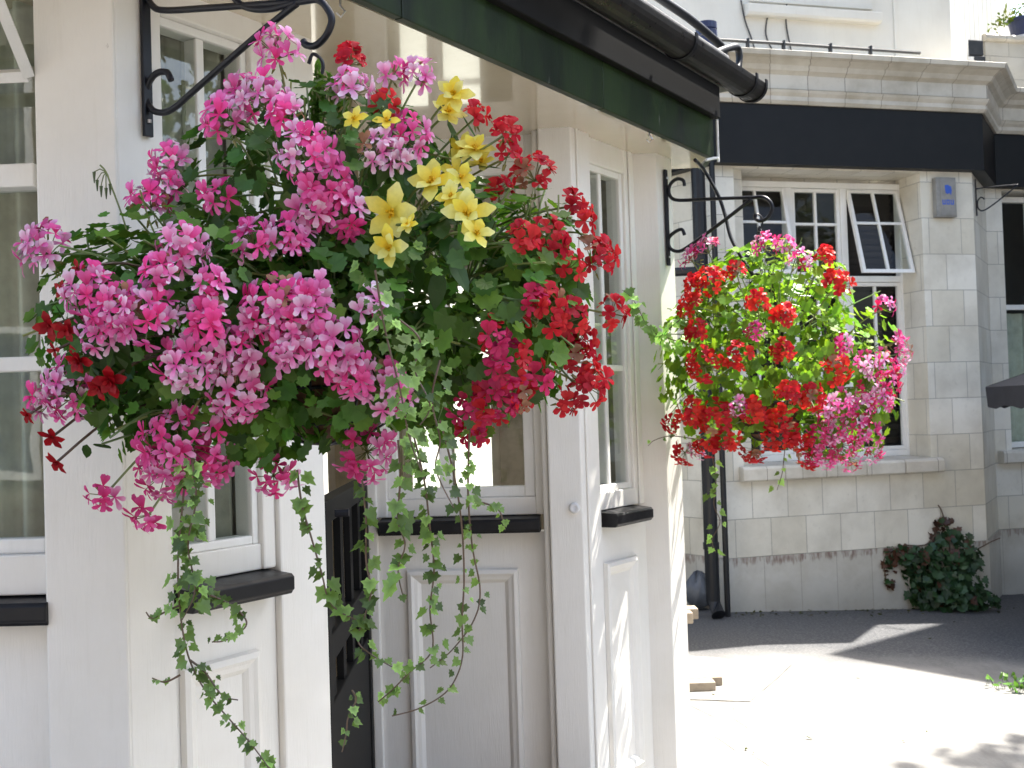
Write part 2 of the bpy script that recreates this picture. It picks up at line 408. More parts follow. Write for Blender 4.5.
# left splayed side
t_w0 = LA.s_of(171, 400)[0]; t_w1 = LA.s_of(253, 300)[0] + .03; t_e = LA.s_of(324, 450)[0]
b = MB(); b.box(LA, .006, t_w0 - .002, -.09, -.002, 0, 2.8); b.build('side_post', M['cream'], pub, bevel=.004)
apron(LA, t_w0, t_w1 + .045, LA.s_of(186, 700)[0], LA.s_of(264, 700)[0], n=-.022)
b = MB(); b.box(LA, t_w0, t_w1 + .045, -.08, -.024, 1.168, 1.235); b.build('bottom_rail', M['cream'], pub, bevel=.004)
b = MB(); b.box(LA, t_w0, t_w1 + .045, -.08, -.012, 2.53, 2.8); b.build('window_head', M['cream'], pub, bevel=.004)
sill(LA, t_w0 + .002, t_w1 + .03, -.05, .062)
window(LA, t_w0, t_w1, 1.235, 2.53, -.03, mull=((t_w0 + t_w1) / 2,), bars=(1.72,), fw=.022, mw=.026, gd=.012)
b = MB(); b.box(LA, t_w1 + .047, t_e, -.12, 0, 0, 2.8); b.box(LA, t_w1, t_w1 + .047, -.08, -.014, 1.168, 2.53)
b.build('door_post', M['cream'], pub, bevel=.006)
# centre panel
Lc = .66
m0, m1 = CF.s_of(409, 640)[0], CF.s_of(521, 640)[0]
apron(CF, 0, Lc, m0, m1, 0)
b = MB(); b.box(CF, 0, Lc, -.06, -.002, 1.168, 1.235); b.build('bottom_rail', M['cream'], pub, bevel=.004)
sill(CF, CF.s_of(381, 528)[0], CF.s_of(541, 528)[0], -.03, .07)
w0, w1 = CF.s_of(386, 450)[0], CF.s_of(534, 450)[0]
window(CF, w0, w1, 1.235, 2.50, -.01, mull=(CF.s_of(444, 450)[0],), bars=(1.72,), fw=.04, mw=.045)
b = MB(); b.box(CF, 0, w0, -.07, .004, 1.168, 2.8); b.box(CF, w1, Lc, -.07, .004, 1.168, 2.8); b.box(CF, w0, w1, -.07, .003, 2.50, 2.8)
b.build('window_surround', M['cream'], pub, bevel=.005)
b = MB(); b.box(CF, -.012, .022, -.09, .014, 0, 2.62); b.build('door_jamb', M['cream'], pub, bevel=.004)
# corner post between the centre panel and the right splay
b = MB(); lp = (V((.245, 4.39, 0)) - PF.p).dot(PF.u)
b.box(PF, .012, lp, -.12, 0, 0, 2.7); b.box(PF, -.012, .010, -.1, -.03, 0, 2.7)
b.build('porch_post', M['cream'], pub, bevel=.006)
b = MB(); b.box(PA, .004, .15, -.10, -.003, 0, 2.7); b.box(PA, .035, .05, -.003, .006, 0, 2.7)
b.build('side_post', M['cream'], pub, bevel=.004)
b = MB(); c0 = onpl(574.5, 508, PF.p, PF.n)
for k in range(1):
    rim = [(0, 0), (.020, 0), (.020, .010), (.013, .016), (.006, .010), (0, .012)]
    FB = Fr((c0.x, c0.y), (PF.u.x, PF.u.y))
    rows = [[b.vert(FB(r * math.cos(j * math.pi / 8), h, c0.z + r * math.sin(j * math.pi / 8))) for j in range(16)] for r, h in rim[1:]]
    for x, y in zip(rows, rows[1:]):
        for j in range(16): b.face([x[j], x[(j + 1) % 16], y[(j + 1) % 16], y[j]])
    b.face(rows[-1])
bell = b.build('door_bell', M['white'], pub, smooth=True)
# right splay
r0, r1 = RA.s_of(594, 420)[0], RA.s_of(632.5, 420)[0]; re = .49
apron(RA, .0, re, RA.s_of(605, 620)[0], RA.s_of(637, 620)[0], 0)
b = MB(); b.box(RA, 0, re, -.06, -.002, 1.168, 1.235); b.build('bottom_rail', M['cream'], pub, bevel=.004)
sill(RA, .09, RA.s_of(648, 515, .05)[0], -.03, .075)
window(RA, r0, r1, 1.235, 2.50, -.012, mull=(RA.s_of(612, 420)[0],), bars=(1.715,), fw=.026, mw=.024, gd=.012)
b = MB(); b.box(RA, r1, re, -.06, -.001, 1.168, 2.7); b.box(RA, 0, r1, -.06, -.001, 2.50, 2.7); b.box(RA, r1 + .03, r1 + .055, 0, .008, 1.168, 2.6)
b.build('window_surround', M['cream'], pub, bevel=.004)
lq = (V((.621, 4.893, 0)) - QF.p).dot(QF.u)
b = MB(); b.box(QF, -.03, lq, -.15, 0, 0, 2.7); b.build('end_pilaster', M['cream'], pub, bevel=.005)
b = MB(); b.box(QA, .003, .158, -.12, -.003, 0, 2.7); b.build('end_post', M['cream'], pub, bevel=.005)
endF = Fr(QA(.155, -.003, 0)[:2], (-.06, 1))
b = MB(); b.box(endF, .118, 3.2, -.08, -.004, 0, 3.0); b.build('end_wall', M['cream'], pub)

# soffit, fascia, roof, gutter
f1, f0 = V((.874, 4.983, 0)), V((-.331, 2.967, 0)); fu = (f1 - f0).normalized()
FA = Fr(f1[:2], (fu.x, fu.y)); Lb = (4.983 - 2.22) / fu.y
cor = FA(-Lb, 0, 0)
FL = Fr((-3.6, cor.y + .05), (cor.x + 3.6, -.05)); LfL = (cor - FL.p).length
b = MB()
poly = [FA(.0, -.03, 0), FA(-Lb, -.03, 0) + V((-.02, .02, 0)), FL(0, -.03, 0), V((-3.6, 7.2, 0)), V((-.2, 7.2, 0)), V((.3, 5.27, 0)), V((.868, 5.22, 0))]
for z in (2.595, 2.64): b.face([b.vert(p + V((0, 0, z))) for p in poly])
for k in range(len(poly)):
    p, q = poly[k], poly[(k + 1) % len(poly)]
    b.quad(p + V((0, 0, 2.595)), q + V((0, 0, 2.595)), q + V((0, 0, 2.64)), p + V((0, 0, 2.64)))
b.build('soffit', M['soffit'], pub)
b = MB(); cuts = [-Lb, -2.2, -1.03, 0]
for x0, x1 in zip(cuts, cuts[1:]): b.box(FA, x0 + .0015, x1 - .0015, -.028, 0, 2.585, 2.875)
b.box(FL, 0, LfL, -.028, 0, 2.585, 2.875)
bb = MB(); bb.box(FA, -Lb, .0, .002, .034, 2.745, 2.879); bb.box(FL, 0, LfL, .002, .034, 2.745, 2.879); bb.build('gutter_shade_board', M['tarblack'], pub, bevel=.004)  # black strip stands in for the gutter's shade on the fascia
endc = Fr((.872, 5.0), (0, 1)); b.box(endc, .0, .22, -.028, 0, 2.587, 2.874)
endd = Fr((.84, 5.222), (-1, .08), -1); b.box(endd, .0, .9, -.03, 0, 2.60, 2.874)
b.build('fascia', M['green'], pub, bevel=.003)
b = MB(); b.box(FA, -Lb, .11, -.6, .045, 2.882, 3.035); b.box(FL, 0, LfL, -.6, .045, 2.882, 3.035)
b.build('roof_edge', M['lead'], pub, bevel=.01)
b = MB(); pr = [FA(.1, -.55, 3.0), FA(-Lb - .2, -.5, 3.0), FL(0, -.5, 3.0), V((-3.6, 7.2, 3.0)), V((-.2, 7.2, 3.0))]
b.face([b.vert(p) for p in pr]); b.face([b.vert(p + V((0, 0, .03))) for p in pr])
b.build('roof', M['lead'], pub)
G0 = onpl(752, 94, FA(0, .125, 0), FA.n); gend = (G0 - FA.p).dot(FA.u); gzc = G0.z
print('gutter', gend, gzc)
b = MB(); gr = .062; prof = []
for k in range(13):
    a = math.pi + math.pi * k / 12; prof.append((.125 + gr * math.cos(a), gzc + .03 + gr * math.sin(a)))
prof += [(.125 + gr, gzc + .036), (.125 + gr - .006, gzc + .036)]
for k in range(13):
    a = 2 * math.pi - math.pi * k / 12; prof.append((.125 + (gr - .006) * math.cos(a), gzc + .03 + (gr - .006) * math.sin(a)))
b.sweep(FA, -Lb - .1, gend, prof)
gut = b.build('gutter', M['gutter'], pub)
for u in (gend - .012, gend - .13, gend - .78, gend - 1.6, gend - 2.4):
    k_ = MB(); pp = []
    for k in range(13):
        a = math.pi + math.pi * k / 12; pp.append((.125 + (gr + .006) * math.cos(a), gzc + .03 + (gr + .006) * math.sin(a)))
    pp += [(.125 + gr + .006, gzc + .05), (.125 + gr, gzc + .05)]
    for k in range(13):
        a = 2 * math.pi - math.pi * k / 12; pp.append((.125 + (gr + .001) * math.cos(a), gzc + .03 + (gr + .001) * math.sin(a)))
    k_.sweep(FA, u, u + .022, pp)
    k_.build('gutter_bracket', M['black'], gut)
k_ = MB(); k_.sweep(FA, gend - .004, gend + .003, [(.125 + (gr - .004) * math.cos(math.pi + math.pi * k / 12), gzc + .03 + (gr - .004) * math.sin(math.pi + math.pi * k / 12)) for k in range(13)])
k_.build('end_cap', M['greymetal'], gut)
b = MB(); pl_ = [FA.p + FA.n * -.1, FA.n]
b.tube(bez([onpl(x, y, *pl_) for x, y in ((600, -44), (658, -3), (690, 19), (716, 41), (723, 50), (724, 60))]), .019, 10)
b.build('roof_pipe', M['pipe'], pub, smooth=True)
b = MB(); c = onpl(707, 50, FA.p + FA.n * -.3, FA.n)
b.lathe(c - V((0, 0, .06)), [(.045, 0), (.045, .12), (.052, .125), (.052, .15), (.047, .155), (.052, .16), (.052, .19), (.0, .19)], 20)
b.build('vent_cowl', M['navy'], pub)
b = MB(); pl_ = [FA.p + FA.n * .0, FA.n]
b.tube(bez([onpl(x, y, *pl_) for x, y in ((716, 53), (726, 49), (736, 47), (739, 53), (739, 64), (735, 74))], 5), .016, 8)
b.build('overflow_pipe', M['pipe'], pub, smooth=True)
b = MB(); b.tube([FA(.012, .012, 2.87), FA(.012, .012, 2.57)], .006, 6)
b.tube(bez([FA(.012, .012, 2.57), onpl(717, 158, FA(0, .012, 0), FA.n), onpl(706, 160, FA(0, .012, 0), FA.n)]), .006, 6)
b.build('cable', M['white'], pub)
for x, y, Yd in ((649, 138, -.12), (340, 6, -.25)):
    b = MB(); p = onpl(x, y - 8, (0, 0, 2.595), (0, 0, 1))
    b.tube([p, p + V((0, 0, -.02)), p + V((.012, 0, -.034)), p + V((0, .006, -.046)), p + V((-.01, 0, -.036))], .003, 6)
    b.build('soffit_hook', M['steel'], pub)

# doorway: black half gate, dark porch behind it
GF = Fr((-.525, 3.32), (-.03, 1.2)); GF.n = V((GF.u.y, -GF.u.x, 0)); gl_ = 1.19
gate = MB()
gate.box(GF, 0, .07, -.05, 0, .03, 1.32); gate.box(GF, gl_ - .07, gl_, -.05, 0, .03, 1.32)
gate.box(GF, .07, gl_ - .07, -.05, -.001, 1.255, 1.32); gate.box(GF, .07, gl_ - .07, -.05, -.001, .86, .94); gate.box(GF, .07, gl_ - .07, -.045, -.006, .03, .74)
gt = gate.build('door_gate', M['tarblack'], pub, bevel=.004)
for k in range(4):
    b = MB(); u = .07 + (gl_ - .14) * (k + .5) / 4
    b.box(GF, u - .035, u + .035, -.036, -.014, .94, 1.255); b.box(GF, u - .035, u + .035, -.036, -.014, .74, .86); b.build('bar', M['tarblack'], gt)
b = MB(); b.tube([GF(.12, .01, 1.28), GF(.12, .05, 1.28)], .012, 8); b.build('latch', M['iron'], gt)
IN = Fr((-1.2, 3.3), (0, 1)); IN.n = V((1, 0, 0))
b = MB()
X0 = V((-3.5, 2.9, 0))
WI = Fr((-3.5, 6.9), (1, 0))      # back wall with openings facing the camera
wins = [(1.2, 1.75), (2.2, 2.47), (2.86, 3.42), (3.58, 3.98)]
e = 0
for a, c in wins:
    b.box(WI, e, a, -.15, 0, 0, 2.59); b.box(WI, a, c, -.15, 0, 0, 1.05); b.box(WI, a, c, -.15, 0, 2.35, 2.59); e = c
b.box(WI, e, 4.2, -.15, 0, 0, 2.59)
b.build('back_wall', M['room'], pub)
for a, c in wins:
    window(WI, a, c, 1.05, 2.35, -.04, mull=((a + c) / 2,), bars=(1.7,), fw=.05, name='back_window', gl='pane_glow')  # panes glow in place of daylight from outside
b = MB(); b.quad((-3.5, 2.82, .02), (-.55, 2.9, .02), (.6, 5, .02), (.6, 6.9, .02)); b.quad((-3.5, 2.82, .02), (.6, 6.9, .02), (.6, 6.9, .021), (-3.5, 6.9, .02))
b.build('interior_floor', M['floor'], pub)
b = MB(); SW = Fr((-3.5, 2.8), (0, 1)); b.box(SW, 0, 4.1, .02, .1, 0, 2.59); b.build('side_wall', M['room'], pub)
b = MB(); PW = Fr((-1.15, 3.75), (-.03, 1)); b.box(PW, 0, 1.5, -.04, .04, 0, 2.59); b.build('porch_partition', M['room'], pub)
b = MB(); lampP = PW(.35, .045, 1.34)
b.box(PW, .2, .6, .04, .06, 1.36, 1.62); b.build('golden_light_plate', M['golden_light'], pub)  # golden plate stands in for the warm lit interior past the gate

# curtain behind the left front window
b = MB(); n = 60; rows = []
for z in (1.2, 2.7):
    rows.append([b.vert(LF(-.95 + .66 * k / n, -.22 + .03 * math.sin(k * .9), z)) for k in range(n + 1)])
for k in range(n): b.face([rows[0][k], rows[0][k + 1], rows[1][k + 1], rows[1][k]])
cu = b.build('curtain', M['curtain'], loc=LF(-.6, -.24, 1.2), smooth=True); props(cu, 'pale net curtain hanging behind the left front window', 'curtain')

M['drape'] = plain('olive_lining_curtain', (.34, .33, .255), .9)
for F_, u0, u1, lab in ((LA, t_w0 - .02, t_w1 + .02, 'olive curtain added behind the narrow window beside the near bracket to stand in for mirrored trees'), (RA, .0, r1 + .02, 'olive curtain drawn behind the narrow window left of the sunlit end post')):  # the near-bracket curtain is added for the olive of trees mirrored in glass
    b = MB(); n = 40; rows = [[b.vert(F_(u0 + (u1 - u0) * k / n, -.105 + .012 * math.sin(k * .8) + .006 * math.sin(k * 2.1), z)) for k in range(n + 1)] for z in (1.2, 2.56)]
    for k in range(n): b.face([rows[0][k], rows[0][k + 1], rows[1][k + 1], rows[1][k]])
    cu = b.build('curtain', M['drape'], loc=F_((u0 + u1) / 2, -.105, 1.2), smooth=True); props(cu, lab, 'curtain')

# ------------------------------------------------------------------ far stone building
c16, s16 = math.cos(math.radians(16)), math.sin(math.radians(16))
SF = Fr((1.55, 9.08), (c16, s16))
stone_b = thing('stone_building', (2.7, 9.4, 0), 'pale stone block building with black fascia and moulded cornice across the forecourt', 'building')
sR = 2.335; o0, o1 = .2, 1.846
rd = 28; cu_ = math.cos(math.radians(62)); su_ = math.sin(math.radians(62))
RR = Fr(SF(sR, 0, 0)[:2], (cu_, su_))            # canted return at the right
rl = .86
W3 = Fr(RR(rl, 0, 0)[:2], (c16, s16))
LR = Fr(SF(0.03, 0, 0)[:2], (-.55, .83), -1)     # canted return at the left
W0 = Fr(LR(.75, 0, 0)[:2], (-c16, -s16), -1)
zb, zt = 1.082, 3.40
b = MB(); D = .34
b.box(SF, .03, o0, -D, 0, .40, 4.1); b.box(SF, o1, sR, -D, 0, .40, 4.1)
b.box(SF, o0, o1, -D, -.0, .40, zb - .005); b.box(SF, o0, o1, -D, 0, zt - .03, 4.1)
b.box(RR, .002, rl, -.3, -.003, .4, 4.1); b.box(W3, 0, 4, -.3, 0, .4, zb); b.box(W3, 0, .17, -.3, 0, zb, 4.1); b.box(W3, 1.3, 4, -.3, 0, zb, 4.1); b.box(W3, .17, 1.3, -.3, 0, zt - .03, 4.1)
b.box(LR, .002, .75, -.3, -.003, .4, 4.1); b.box(W0, 0, 3, -.3, 0, .4, 4.1)
b.build('stone_wall', M['stone'], stone_b)
b = MB()
b.box(SF, .02, sR + .01, -D, .012, -.3, .398); b.box(RR, .008, rl, -.3, .006, -.3, .398); b.box(W3, 0, 4, -.3, .012, -.3, .398)
b.box(LR, .004, .75, -.3, .008, -.3, .398); b.box(W0, 0, 3, -.3, .012, -.3, .398)
b.build('plinth', M['plinth'], stone_b)
b = MB()
for k in range(5):
    x0 = .155 + k * .352; x1 = x0 + .349
    b.sweep(SF, x0, min(x1, 1.915), [(-.29, .972), (.075, .972), (.085, .985), (.085, 1.065), (.07, 1.085), (-.29, 1.10)])
b.build('window_sill', M['cornice'], stone_b, bevel=.006)
b = MB(); b.sweep(W3, .02, 3.6, [(-.25, .972), (.075, .972), (.085, .985), (.085, 1.065), (.07, 1.085), (-.25, 1.10)]); b.build('window_sill', M['cornice'], stone_b, bevel=.006)
# big window of three lights
wn = -.285
zl, zh = 1.10, 3.335
def sx(px, py, n=wn): return SF.s_of(px, py, n)[0]
x_m1, x_m2 = sx(788, 190), sx(843, 190)
ztr = SF.s_of(875, 279, wn)[1]
b = MB(); fw = .05; dp = .07
xl, xr = o0 + .0, SF.s_of(905, 300, wn)[0] + .02
b.box(SF, xl, xl + fw, wn - dp, wn, zl, zh); b.box(SF, xr - fw, xr, wn - dp, wn, zl, zh); b.box(SF, xl + fw, xr - fw, wn - dp, wn - .001, zh - fw, zh); b.box(SF, xl + fw, xr - fw, wn - dp, wn - .001, zl, zl + fw)
for q in (x_m1, x_m2): b.box(SF, q - .03, q + .03, wn - dp, wn - .002, zl + fw, zh - fw)
for p, q in ((xl + fw, x_m1 - .03), (x_m1 + .03, x_m2 - .03), (x_m2 + .03, xr - fw)): b.box(SF, p, q, wn - dp, wn - .004, ztr - .025, ztr + .025)
bw = b.build('window', M['whitewin'], stone_b, bevel=.004)
b = MB(); b.box(SF, xl, xr, wn - .20, wn - dp - .0, zh, zt); b.box(SF, xr, o1 + .0, wn - .05, wn + .0, zl, zt); b.build('window_reveal', M['stone'], stone_b)
def leafw(F, u0, u1, z0, z1, n, tilt, name, nm=1, bars=()):
    """casement hinged at its top edge, swung out by tilt metres at the bottom"""
    class T:
        n = F.n
        def __call__(s, u, nn, z): return F(u, nn + tilt * (z1 - z) / (z1 - z0), z)
    t = T(); b = MB(); f = .03
    b.box(t, u0, u0 + f, n - .035, n, z0, z1); b.box(t, u1 - f, u1, n - .035, n, z0, z1); b.box(t, u0 + f, u1 - f, n - .035, n - .001, z0, z0 + f); b.box(t, u0 + f, u1 - f, n - .035, n - .001, z1 - f, z1)
    mid = (u0 + u1) / 2; g = .011
    b.box(t, mid - g, mid + g, n - .03, n - .003, z0 + f, z1 - f)
    for q in bars:
        b.box(t, u0 + f, mid - g, n - .03, n - .004, q - g, q + g); b.box(t, mid + g, u1 - f, n - .03, n - .004, q - g, q + g)
    o = b.build(name, M['whitewin'], bw, bevel=.003)
    p = MB(); p.box(t, u0 + f * .7, u1 - f * .7, n - .022, n - .019, z0 + f * .7, z1 - f * .7); 
    for k in range(len(p.v)): pass
    p.build('pane', M['dull_glass'], bw)
zu0, zu1 = ztr + .028, zh - fw - .003
zmid = SF.s_of(818, 224, wn)[1]
leafw(SF, xl + fw, x_m1 - .032, zu0, zu1, wn + .004, .16, 'casement', bars=(zmid,))
leafw(SF, x_m2 + .032, xr - fw, zu0, zu1, wn + .004, .20, 'casement', bars=(zmid,))
leafw(SF, x_m1 + .032, x_m2 - .032, zu0, zu1, wn - .01, 0, 'fixed_light', bars=(zmid,))
zlm = (ztr + zl) / 2
for p, q in ((xl + fw, x_m1 - .032), (x_m1 + .032, x_m2 - .032), (x_m2 + .032, xr - fw)):
    leafw(SF, p, q, zl + fw + .002, ztr - .028, wn - .01, 0, 'fixed_light', bars=(zlm,))
b = MB()
for k in range(38):
    z = 1.2 + k * .055; b.quad(SF(o0, wn - .16, z), SF(o1, wn - .16, z), SF(o1, wn - .13, z + .05), SF(o0, wn - .13, z + .05))
b.build('window_blind', M['blind'], stone_b)
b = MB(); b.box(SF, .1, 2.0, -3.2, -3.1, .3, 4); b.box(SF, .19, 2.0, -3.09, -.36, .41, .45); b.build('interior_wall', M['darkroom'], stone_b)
# second window (right wing)
w3 = window(W3, .17, 1.3, 1.10, 3.34, -.12, mull=(.55, .92), bars=(2.35,), fw=.05, mw=.045, name='window', parent=stone_b, gl='dull_glass')
b = MB(); n = 50
rows = [[b.vert(W3(.2 + 1.1 * k / n, -.22 + .02 * math.sin(k * 1.1), z)) for k in range(n + 1)] for z in (1.1, 2.3)]
for k in range(n): b.face([rows[0][k], rows[0][k + 1], rows[1][k + 1], rows[1][k]])
cu = b.build('curtain', M['curtain'], loc=W3(.7, -.22, 1.1), smooth=True); props(cu, 'cream curtain behind the lower half of the partly hidden right-hand stone wing window', 'curtain')
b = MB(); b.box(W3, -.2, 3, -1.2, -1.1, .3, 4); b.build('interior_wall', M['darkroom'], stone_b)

# black fascia band and cornice
def mitre(prof, m, path, name, bev=0, mat=None):
    """sweep profile (n,z) along a plan polyline of frames with mitred corners"""
    b = MB(); rows = []
    pts = [V((p.x, p.y, 0)) for p in path]
    for i, p in enumerate(pts):
        d0 = (pts[i] - pts[i - 1]).normalized() if i else (pts[1] - pts[0]).normalized()
        d1 = (pts[i + 1] - pts[i]).normalized() if i < len(pts) - 1 else d0
        n0 = V((d0.y, -d0.x, 0)); n1 = V((d1.y, -d1.x, 0)); nn = (n0 + n1).normalized(); nn /= nn.dot(n0)
        rows.append([b.vert(p + nn * n + V((0, 0, z))) for n, z in prof])
    L = len(prof); U = 0
    for i in range(len(rows) - 1):
        l = (pts[i + 1] - pts[i]).length; acc = 0
        for k in range(L):
            k2 = (k + 1) % L; d = math.hypot(prof[k][0] - prof[k2][0], prof[k][1] - prof[k2][1])
            b.face([rows[i][k], rows[i][k2], rows[i + 1][k2], rows[i + 1][k]], 0, [(U, acc), (U, acc + d), (U + l, acc + d), (U + l, acc)]); acc += d
        U += l
    b.face(rows[0][::-1]); b.face(rows[-1])
    return b.build(name, m, stone_b)
path = [W0(1.5, 0, 0), LR(.75, 0, 0), SF(.03, 0, 0), SF(sR, 0, 0), RR(rl, 0, 0), W3(4, 0, 0)]
mitre([(-.1, 3.385), (.10, 3.385), (.10, 3.845), (-.1, 3.845)], M['fascia_tile'], path, 'black_fascia')
mitre([(-.1, 3.845), (.12, 3.845), (.14, 3.87), (.14, 3.90), (.16, 3.925), (.17, 3.945), (.14, 3.95), (.15, 3.955), (.15, 4.06), (.17, 4.075), (.19, 4.085), (.21, 4.12), (.26, 4.155), (.30, 4.165), (.31, 4.20), (.30, 4.205), (-.1, 4.215)], M['cornice'], path, 'cornice')
# upper storey
b = MB(); b.box(SF, -3, 2.0, -3.4, -.36, 4.05, 4.12); b.build('flat_roof', M['lead'], stone_b)
b = MB(); b.box(W3, .6, 4, -2.2, -.32, 4.05, 4.12); b.build('flat_roof', M['lead'], stone_b)
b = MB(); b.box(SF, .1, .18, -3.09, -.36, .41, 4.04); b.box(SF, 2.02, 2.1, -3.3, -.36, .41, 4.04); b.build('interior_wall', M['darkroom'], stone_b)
ub = -.12
uR = SF.s_of(951, 40, ub)[0]
b = MB(); b.box(SF, -2.5, uR, ub - .3, ub, 4.2, 5.15)
UL = SF.s_of(893, 20, ub)[0]; b.box(SF, UL, UL + .035, ub, ub + .012, 4.2, 5.15)
b.build('upper_wall', M['far_cream'], stone_b, bevel=.006)
UR = Fr(SF(uR, ub, 0)[:2], (.60, .80))
b = MB()
for k in range(14): b.box(UR, .004 + k * .14, .004 + k * .14 + .128, -.2, .0, 4.2, 5.6)
b.box(UR, .004, 1.96, -.2, -.012, 4.2, 5.6)
b.build('weatherboard_wall', M['white_board'], stone_b, bevel=.004)
b = MB(); l0, zle = SF.s_of(748, 14, ub + .07); l1 = SF.s_of(882, 18, ub + .07)[0]
b.sweep(SF, l0, l1, [(ub - .02, zle), (ub + .07, zle), (ub + .08, zle + .02), (ub + .08, zle + .085), (ub - .02, zle + .11)])
b.box(SF, l0 + .04, l1 - .05, ub, ub + .03, zle + .12, zle + .8)
b.build('window_ledge', M['far_cream'], stone_b, bevel=.006)
b = MB(); b.tube([SF(-.5, .20, 4.285), SF(.5, .20, 4.285), SF(1.75, .20, 4.275)], .014, 8)
for u in (.25, .55, .95, 1.3): b.box(SF, u, u + .012, .18, .22, 4.215, 4.305)
b.build('conduit_pipe', M['box'], stone_b)
for pts in (((741, 0), (745, 20), (752, 40), (757, 58)), ((787, 0), (786, 22), (790, 45), (793, 60)), ((768, 14), (766, 35), (775, 55))):
    b = MB(); b.tube(bez([onpl(x, y, SF(0, ub + .012, 0), SF.n) for x, y in pts], 5), .006, 5); b.build('cable', M['cable'], stone_b)
b = MB(); cpt = onpl(910, 64, SF(0, .1, 0), SF.n)
b.tube([cpt + V((.055 * math.cos(k * .55), 0, .045 * math.sin(k * .55))) for k in range(11)], .004, 5); b.build('cable', M['cable'], stone_b)
# downpipe at the left pier
DP = SF.p + SF.n * .16
b = MB(); t0, t1 = onpl(699, 165, DP, SF.n), onpl(713, 598, DP, SF.n)
b.tube([V((t1.x, t1.y, 3.9)), V((t1.x, t1.y, .12)), V((t1.x + .02, t1.y - .1, .03))], .052, 14)
for z in (.5, 1.7, 2.7): b.lathe((t1.x, t1.y, z), [(.06, 0), (.06, .05)], 14)
b.tube([V((t1.x + .105, t1.y, 3.8)), V((t1.x + .105, t1.y, 0.0))], .022, 10)
q = V((t1.x, t1.y, 2.56)); b.tube([q + V((-.32, .06, 0)), q + V((0, 0, 0))], .035, 8)
b.build('downpipe', M['pipe'], stone_b, smooth=False)

# parapet over the right wing and things on it
PP = Fr(W3(-.35, -.05, 0)[:2], (c16, s16))
ptop = onpl(1000, 42, PP.p, PP.n).z
ps = PP.s_of(986, 60)[0]
par = MB(); par.box(PP, ps, 4, -.25, 0, 4.2, ptop)
par.build('parapet_wall', M['parapet'], stone_b)
b = MB(); b.sweep(PP, ps - .02, 4, [(-.28, ptop), (.03, ptop), (.045, ptop + .015), (.045, ptop + .045), (.03, ptop + .06), (-.28, ptop + .065)]); b.build('coping', M['cornice'], stone_b)
px_ = PP.s_of(1022, 20, -.1)[0]
c = PP(px_, -.1, ptop + .065)
pot = thing('planter', c, 'dark blue plastic planter on the stone coping at top right', 'planter')
b = MB(); b.lathe(c, [(.09, 0), (.12, .16), (.132, .16), (.132, .19), (.12, .19), (.11, .15), (0, .15)], 20); b.build('pot', M['navy'], pot)
b = MB(); b.lathe(c, [(.122, .001), (.125, .02), (.0, .02)], 20); b.build('saucer', M['white'], pot)

def frame_of(nrm, up=V((0, 0, 1))):
    n = V(nrm).normalized(); a = up.cross(n)
    if a.length < .02: a = V((1, 0, 0)).cross(n)
    a.normalize(); return n, a, n.cross(a)
LOBE = {'ger': [(0, -.12), (.38, -.42), (.62, -.25), (.60, .02), (.86, .18), (.70, .42), (.58, .50), (.42, .78), (.18, .72), (0, .95), (-.18, .72), (-.42, .78), (-.58, .50), (-.70, .42), (-.86, .18), (-.60, .02), (-.62, -.25), (-.38, -.42)],
        'ivy': [(0, -.22), (.30, -.46), (.46, -.20), (.80, -.08), (.52, .20), (.50, .50), (.27, .52), (.10, .86), (0, 1.0), (-.10, .86), (-.27, .52), (-.50, .50), (-.52, .20), (-.80, -.08), (-.46, -.20), (-.30, -.46)],
        'oval': [(0, -.9), (.35, -.5), (.42, 0), (.28, .5), (0, .95), (-.28, .5), (-.42, 0), (-.35, -.5)]}
def leaf(mb, p, nrm, tip, size, kind='ger', tint=(1, 1, 1), edge=None, cup=.12, m=0):
    n = V(nrm).normalized(); t = V(tip); t = t - n * t.dot(n)
    if t.length < .01: t = n.orthogonal()
    t.normalize(); x = t.cross(n)
    p = V(p); pts = []
    fold = R.uniform(.0, .25); curl = R.uniform(-.1, .25)
    for a, b in LOBE[kind]:
        h = cup * (a * a + b * b) * .8 + fold * abs(a) * .5 - curl * max(0, b) ** 2 * .6
        pts.append(p + (x * a + t * b + n * h) * size * .55)
    mb.fan(p, pts, m, tint, edge or tint)
def rdir():
    while 1:
        v = V((R.uniform(-1, 1), R.uniform(-1, 1), R.uniform(-1, 1)))
        if .05 < v.length < 1: return v.normalized()
def tintv(lo=.6, hi=1.35, warm=.2):
    k = R.uniform(lo, hi); w_ = R.uniform(-warm, warm); return (k * (1 + w_), k, k * (1 - .5 * w_))

fr_ = thing('trailing_plant', c + V((0, 0, .15)), 'yellowed trailing plant spilling from the dark blue planter', 'plant')
b = MB()
for k in range(150):
    a = R.random(); base = c + V((-.05 - .38 * a + R.gauss(0, .03), -.08 + R.gauss(0, .03), .22 - .32 * a * a + R.gauss(0, .03)))
    if k % 3 == 0: base = c + V((R.gauss(0, .08), R.gauss(0, .06), .2 + R.random() * .12))
    leaf(b, base, rdir() + V((0, -.5, .6)), rdir(), R.uniform(.03, .06), 'oval', (2.2 * R.uniform(.7, 1.2), 1.3, .5))
b.build('foliage', M['leaf'], fr_)
